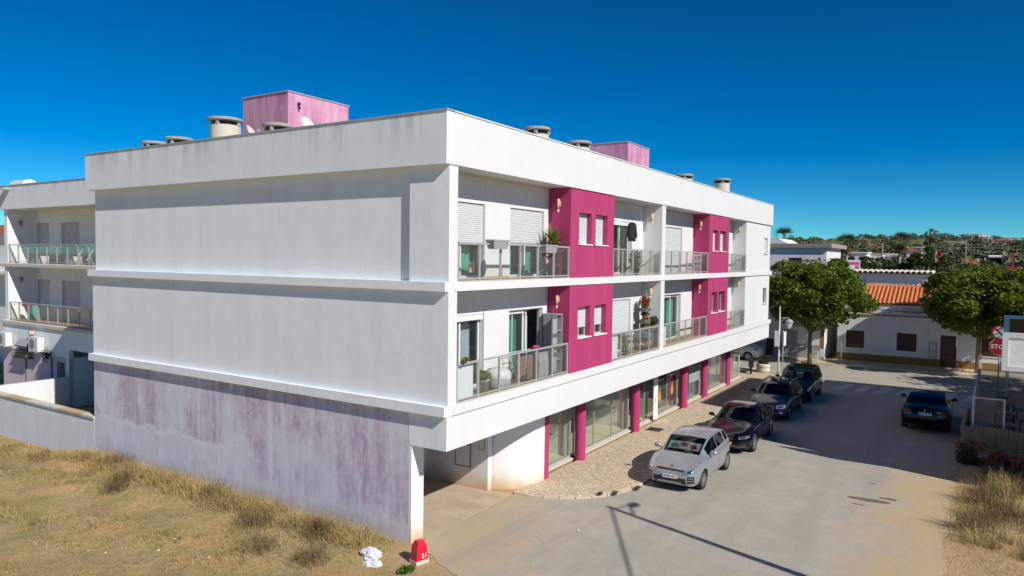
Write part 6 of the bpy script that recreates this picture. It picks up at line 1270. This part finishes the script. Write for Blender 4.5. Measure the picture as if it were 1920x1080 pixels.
# left edge: neighbouring house behind the wing
t = thing('left_house', 'white house with a tiled roof behind the wing at the left picture edge', 'house', (10, 38, -.5)); P('wall', 'plaster_far', (8, 14, 34.5, 44, -1, 8.4), parent=t); P('roof', 'roof_tile', (7.7, 14.3, 34.2, 44.3, 8.4, 8.9), parent=t); w = P('window', 'alu_white', (7.96, 8, 35.2, 37, 3.2, 5.2), parent=t); P('pane', 'glass_tint', (7.95, 7.96, 35.3, 36.9, 3.3, 5.1), parent=w); P('balcony', 'plaster_far', (7.2, 8, 34.5, 44, 5.8, 6.0), parent=t)

# ================================================================ GRASS, WEEDS
def blades(pts, h, lean, w, bend=.35):
    n = len(pts); a = rng.random(n)*6.283; ln = lean*rng.random(n); hh = h*(.5+.9*rng.random(n)); d = np.stack([np.cos(a)*ln, np.sin(a)*ln, np.ones(n)], 1); d /= np.linalg.norm(d, axis=1, keepdims=True)
    b = a+1.57+rng.normal(size=n)*.6; sd = np.stack([np.cos(b), np.sin(b), np.zeros(n)], 1)*(w*(.6+.8*rng.random(n)))[:, None]
    m_ = pts+d*(hh*.55)[:, None]; t_ = pts+d*hh[:, None]+np.stack([np.cos(a), np.sin(a), -np.ones(n)*.4], 1)*(bend*hh*rng.random(n))[:, None]
    return np.concatenate([np.stack([pts-sd, pts+sd, m_+sd*.7, m_-sd*.7], 1), np.stack([m_-sd*.7, m_+sd*.7, t_+sd*.12, t_-sd*.12], 1)])
rng = np.random.default_rng(5)
def lot_points(n):
    out = np.zeros((0, 2))
    while len(out) < n:
        x = -.0-10.5*rng.random(4*n)**1.0; y = -1.0+27*rng.random(4*n)
        keep = (x < .06)*1.0*(y > 1.2+0*x)+(x < -.7)*(y > -.2)*(y <= 1.2)
        vis = (-13.6-x)*-1 > .5
        dn = .10+.90*(np.sin(x*1.1+y*.7)+np.sin(x*.5-y*1.3+2)+np.sin(2.1*x+.4*y) > .2)
        p = np.stack([x, y], 1)[(keep > 0) & (rng.random(4*n) < dn)]; out = np.concatenate([out, p])
    return out[:n]
def to3(p, dz=-.03): return np.stack([p[:, 0], p[:, 1], ground_z(p[:, 0], p[:, 1])+dz], 1)
def clumps(n, per, rad):
    c_ = lot_points(n); q = np.repeat(c_, per, axis=0)+rng.normal(size=(n*per, 2))*rad*np.repeat(.4+.9*rng.random(n), per)[:, None]; return q[((q[:, 0] < .06) & (q[:, 1] > 1.25)) | ((q[:, 0] < -.75) & (q[:, 1] > -.15))]
p = np.concatenate([clumps(520, 42, .20), lot_points(6000)]); stuffo('dry_grass', quads_mesh('dry_grass', blades(to3(p), .13, 1.5, .006)), 'straw', 'short dry straw coloured grass covering the vacant lot', 'grass')
p = clumps(300, 45, .25); stuffo('green_grass', quads_mesh('green_grass', blades(to3(p), .085, 1.5, .007)), 'grass_green', 'patches of faded green grass on the vacant lot', 'grass')
def tuft_field(centres, per, rad, h, lean, w): 
    c_ = np.repeat(np.array(centres), per, axis=0); q = c_+rng.normal(size=c_.shape)*rad; q = q[(q[:, 0] < .05) | (q[:, 1] < -9)]; return blades(to3(q), h, lean, w, .5)
p = clumps(110, 40, .16); stuffo('brown_grass', quads_mesh('brown_grass', blades(to3(p), .15, 1.6, .006)), 'straw_dark', 'withered brown grass clumps scattered over the vacant lot', 'grass')
# tall straw along the foot of the mauve wall
yy = np.sort(rng.random(170)*14.5+1.7); cen = [(-.22-.75*rng.random()**1.5, y) for y in yy]
stuffo('wall_foot_straw', quads_mesh('wall_foot_straw', tuft_field(cen, 60, .17, .36, 1.15, .006)), 'straw', 'taller dry straw growing along the foot of the mauve wall', 'grass')
cen = [(-.2-.9*rng.random(), 16+8*rng.random()) for _ in range(60)]
stuffo('boundary_straw', quads_mesh('boundary_straw', tuft_field(cen, 60, .18, .26, 1.0, .006)), 'straw', 'dry straw growing along the white boundary wall', 'grass')
def weed(x, y, h, label, n=160, spread=.25, mat='straw_dark', cat='weed'):
    t = thing('dry_weed', label, cat, (x, y, float(ground_z(x, y))-.04), 0, None); pts = rng.normal(size=(n, 3))*np.array([spread*.6, spread*.6, 0]); Q = [blades(pts, h*(.5+.9*rng.random()), .75, .005, .3)]
    k = 7; cs = rng.normal(size=(k, 3))*np.array([spread*.6, spread*.6, 0])+np.array([0, 0, h*.55]); m_ = n
    c_ = cs[rng.integers(0, k, m_)]+rand_dirs(m_)*np.array([spread*.35, spread*.35, h*.35])*rng.random((m_, 1)); Q.append(leaves(c_, .018)); o_ = link('stems', quads_mesh('stems', np.concatenate(Q)), mat, t); o_['kind'] = 'stuff'
for a in [(-1.35, 5.2, .5, 'tall brown dried weed in front of the middle of the mauve wall'), (-.75, 3.3, .55, 'tall dried weed close to the mauve wall left of the white sack'), (-.55, 8.2, .45, 'dark dried weed at the wall left of the middle'), (-1.2, 11.8, .38, 'grey dried shrub lying left in the lot'), (-1.75, 11.2, .34, 'grey dried shrub in front of the left part of the wall'), (-.9, 17.5, .45, 'dark round dried shrub at the white boundary wall'), (-.35, 13.6, .5, 'dry weed standing at the left end of the mauve wall'), (-2.2, 3.9, .45, 'dried weed clump near the lower middle of the lot'), (-1.9, 2.4, .5, 'brown dried weed clump left of the white sack')]: weed(*a, n=240, spread=.4)
potted('green_weed', (-1.15, .15, 0), 'small green leafy weed at the foot of the red marker post', 'weed', 'bark', 0, 0, [('leaf', (0, 0, .05), (.25, .18, .06), 260, .035, 'l')])
for i, (x, y) in enumerate(((6.15, -1.22), (6.5, -1.55), (7.35, -1.95))): potted('kerb_weed', (x, y, 0.02), ['green tuft on the kerb at the pavement corner', 'second green tuft along the kerb corner', 'small tuft on the kerb ahead of the silver hatchback'][i], 'weed', 'bark', 0, 0, [('leaf_olive', (0, 0, .06), (.18, .08, .06), 150, .025, 'l')])
# loose stones on the lot
Q = []
for k in range(260):
    q = lot_points(1)[0] if k < 160 else np.array([5.5+11*rng.random(), -10.2-1.6*rng.random()]); r_ = .012+.03*rng.random()**2; z = float(ground_z(q[0], q[1]))-.03; d = rand_dirs(4)*r_; d[:, 2] = np.abs(d[:, 2])*.6
    c0 = np.array([q[0], q[1], z+.004]); P4 = [c0+np.array([math.cos(a_)*r_, math.sin(a_)*r_*.8, 0]) for a_ in (0, 1.57, 3.14, 4.71)]; top = c0+np.array([0, 0, r_*.9]); Q += [[P4[i], P4[(i+1) % 4], top] for i in range(4)]
stuffo('loose_stones', quads_mesh('loose_stones', np.array(Q)), 'concrete', 'small pale stones scattered over the lot and the verge', 'stones')
# right verge: shrubs with red tips, straw and thistles
def verge_pts(n, x0, x1, y0, y1): return np.stack([x0+(x1-x0)*rng.random(n), y0-(y0-y1)*rng.random(n)], 1)
q = verge_pts(6000, 5, 18.3, -9.85, -13.6); q = q[q[:, 1] < -10.5-.5*np.sin(q[:, 0]*1.3)-.25*rng.random(len(q))]
stuffo('verge_grass', quads_mesh('verge_grass', blades(to3(q), .16, 1.4, .005)), 'straw', 'dry straw on the verge at the right side of the road', 'grass')
cen = [(7.5+10*rng.random(), -11.0-2.2*rng.random()) for _ in range(60)]
stuffo('verge_straw', quads_mesh('verge_straw', tuft_field(cen, 70, .16, .38, .9, .005)), 'straw_dark', 'tall straw tufts on the right verge', 'grass')
for i, (x, y, h, lb) in enumerate(((12.2, -10.9, .55, 'brown dried thistle on the verge below the red tipped shrubs'), (10.6, -10.75, .5, 'dark dried weed at the edge of the sandy verge'), (9.3, -10.8, .55, 'large dark dried weed lower on the right verge'), (13.4, -11.6, .9, 'tall dried thistle at the right picture edge'), (11.4, -11.5, .7, 'tall pale dried weed on the right verge'), (8.4, -10.9, .5, 'dried weed nearest to the camera on the right verge'))): weed(x, y, h, lb, 300, .42, 'straw_dark' if i % 2 == 0 else 'straw')
for i, (x, y, r_, lb) in enumerate(((17.2, -10.55, .62, 'red tipped shrub at the foot of the reed screen, leftmost'), (16.6, -11.7, .75, 'red tipped shrub at the foot of the reed screen, right of the leftmost'), (16.2, -12.8, .7, 'red tipped shrub at the right picture edge'))):
    bush('red_tip_shrub', (x, y, 0), lb, r_*.9, r_, .75, 1800, .05, 'leaf_red' if i else 'leaf_olive', 60+i)
    bpy.data.objects[-1] if False else None
potted('shrub_blossom', (17.3, -10.6, .0), 'red leaf tips over the leftmost verge shrub', 'plant', 'bark', 0, 0, [('leaf_red', (0, -.1, .62), (.5, .6, .16), 420, .05, 'l')])
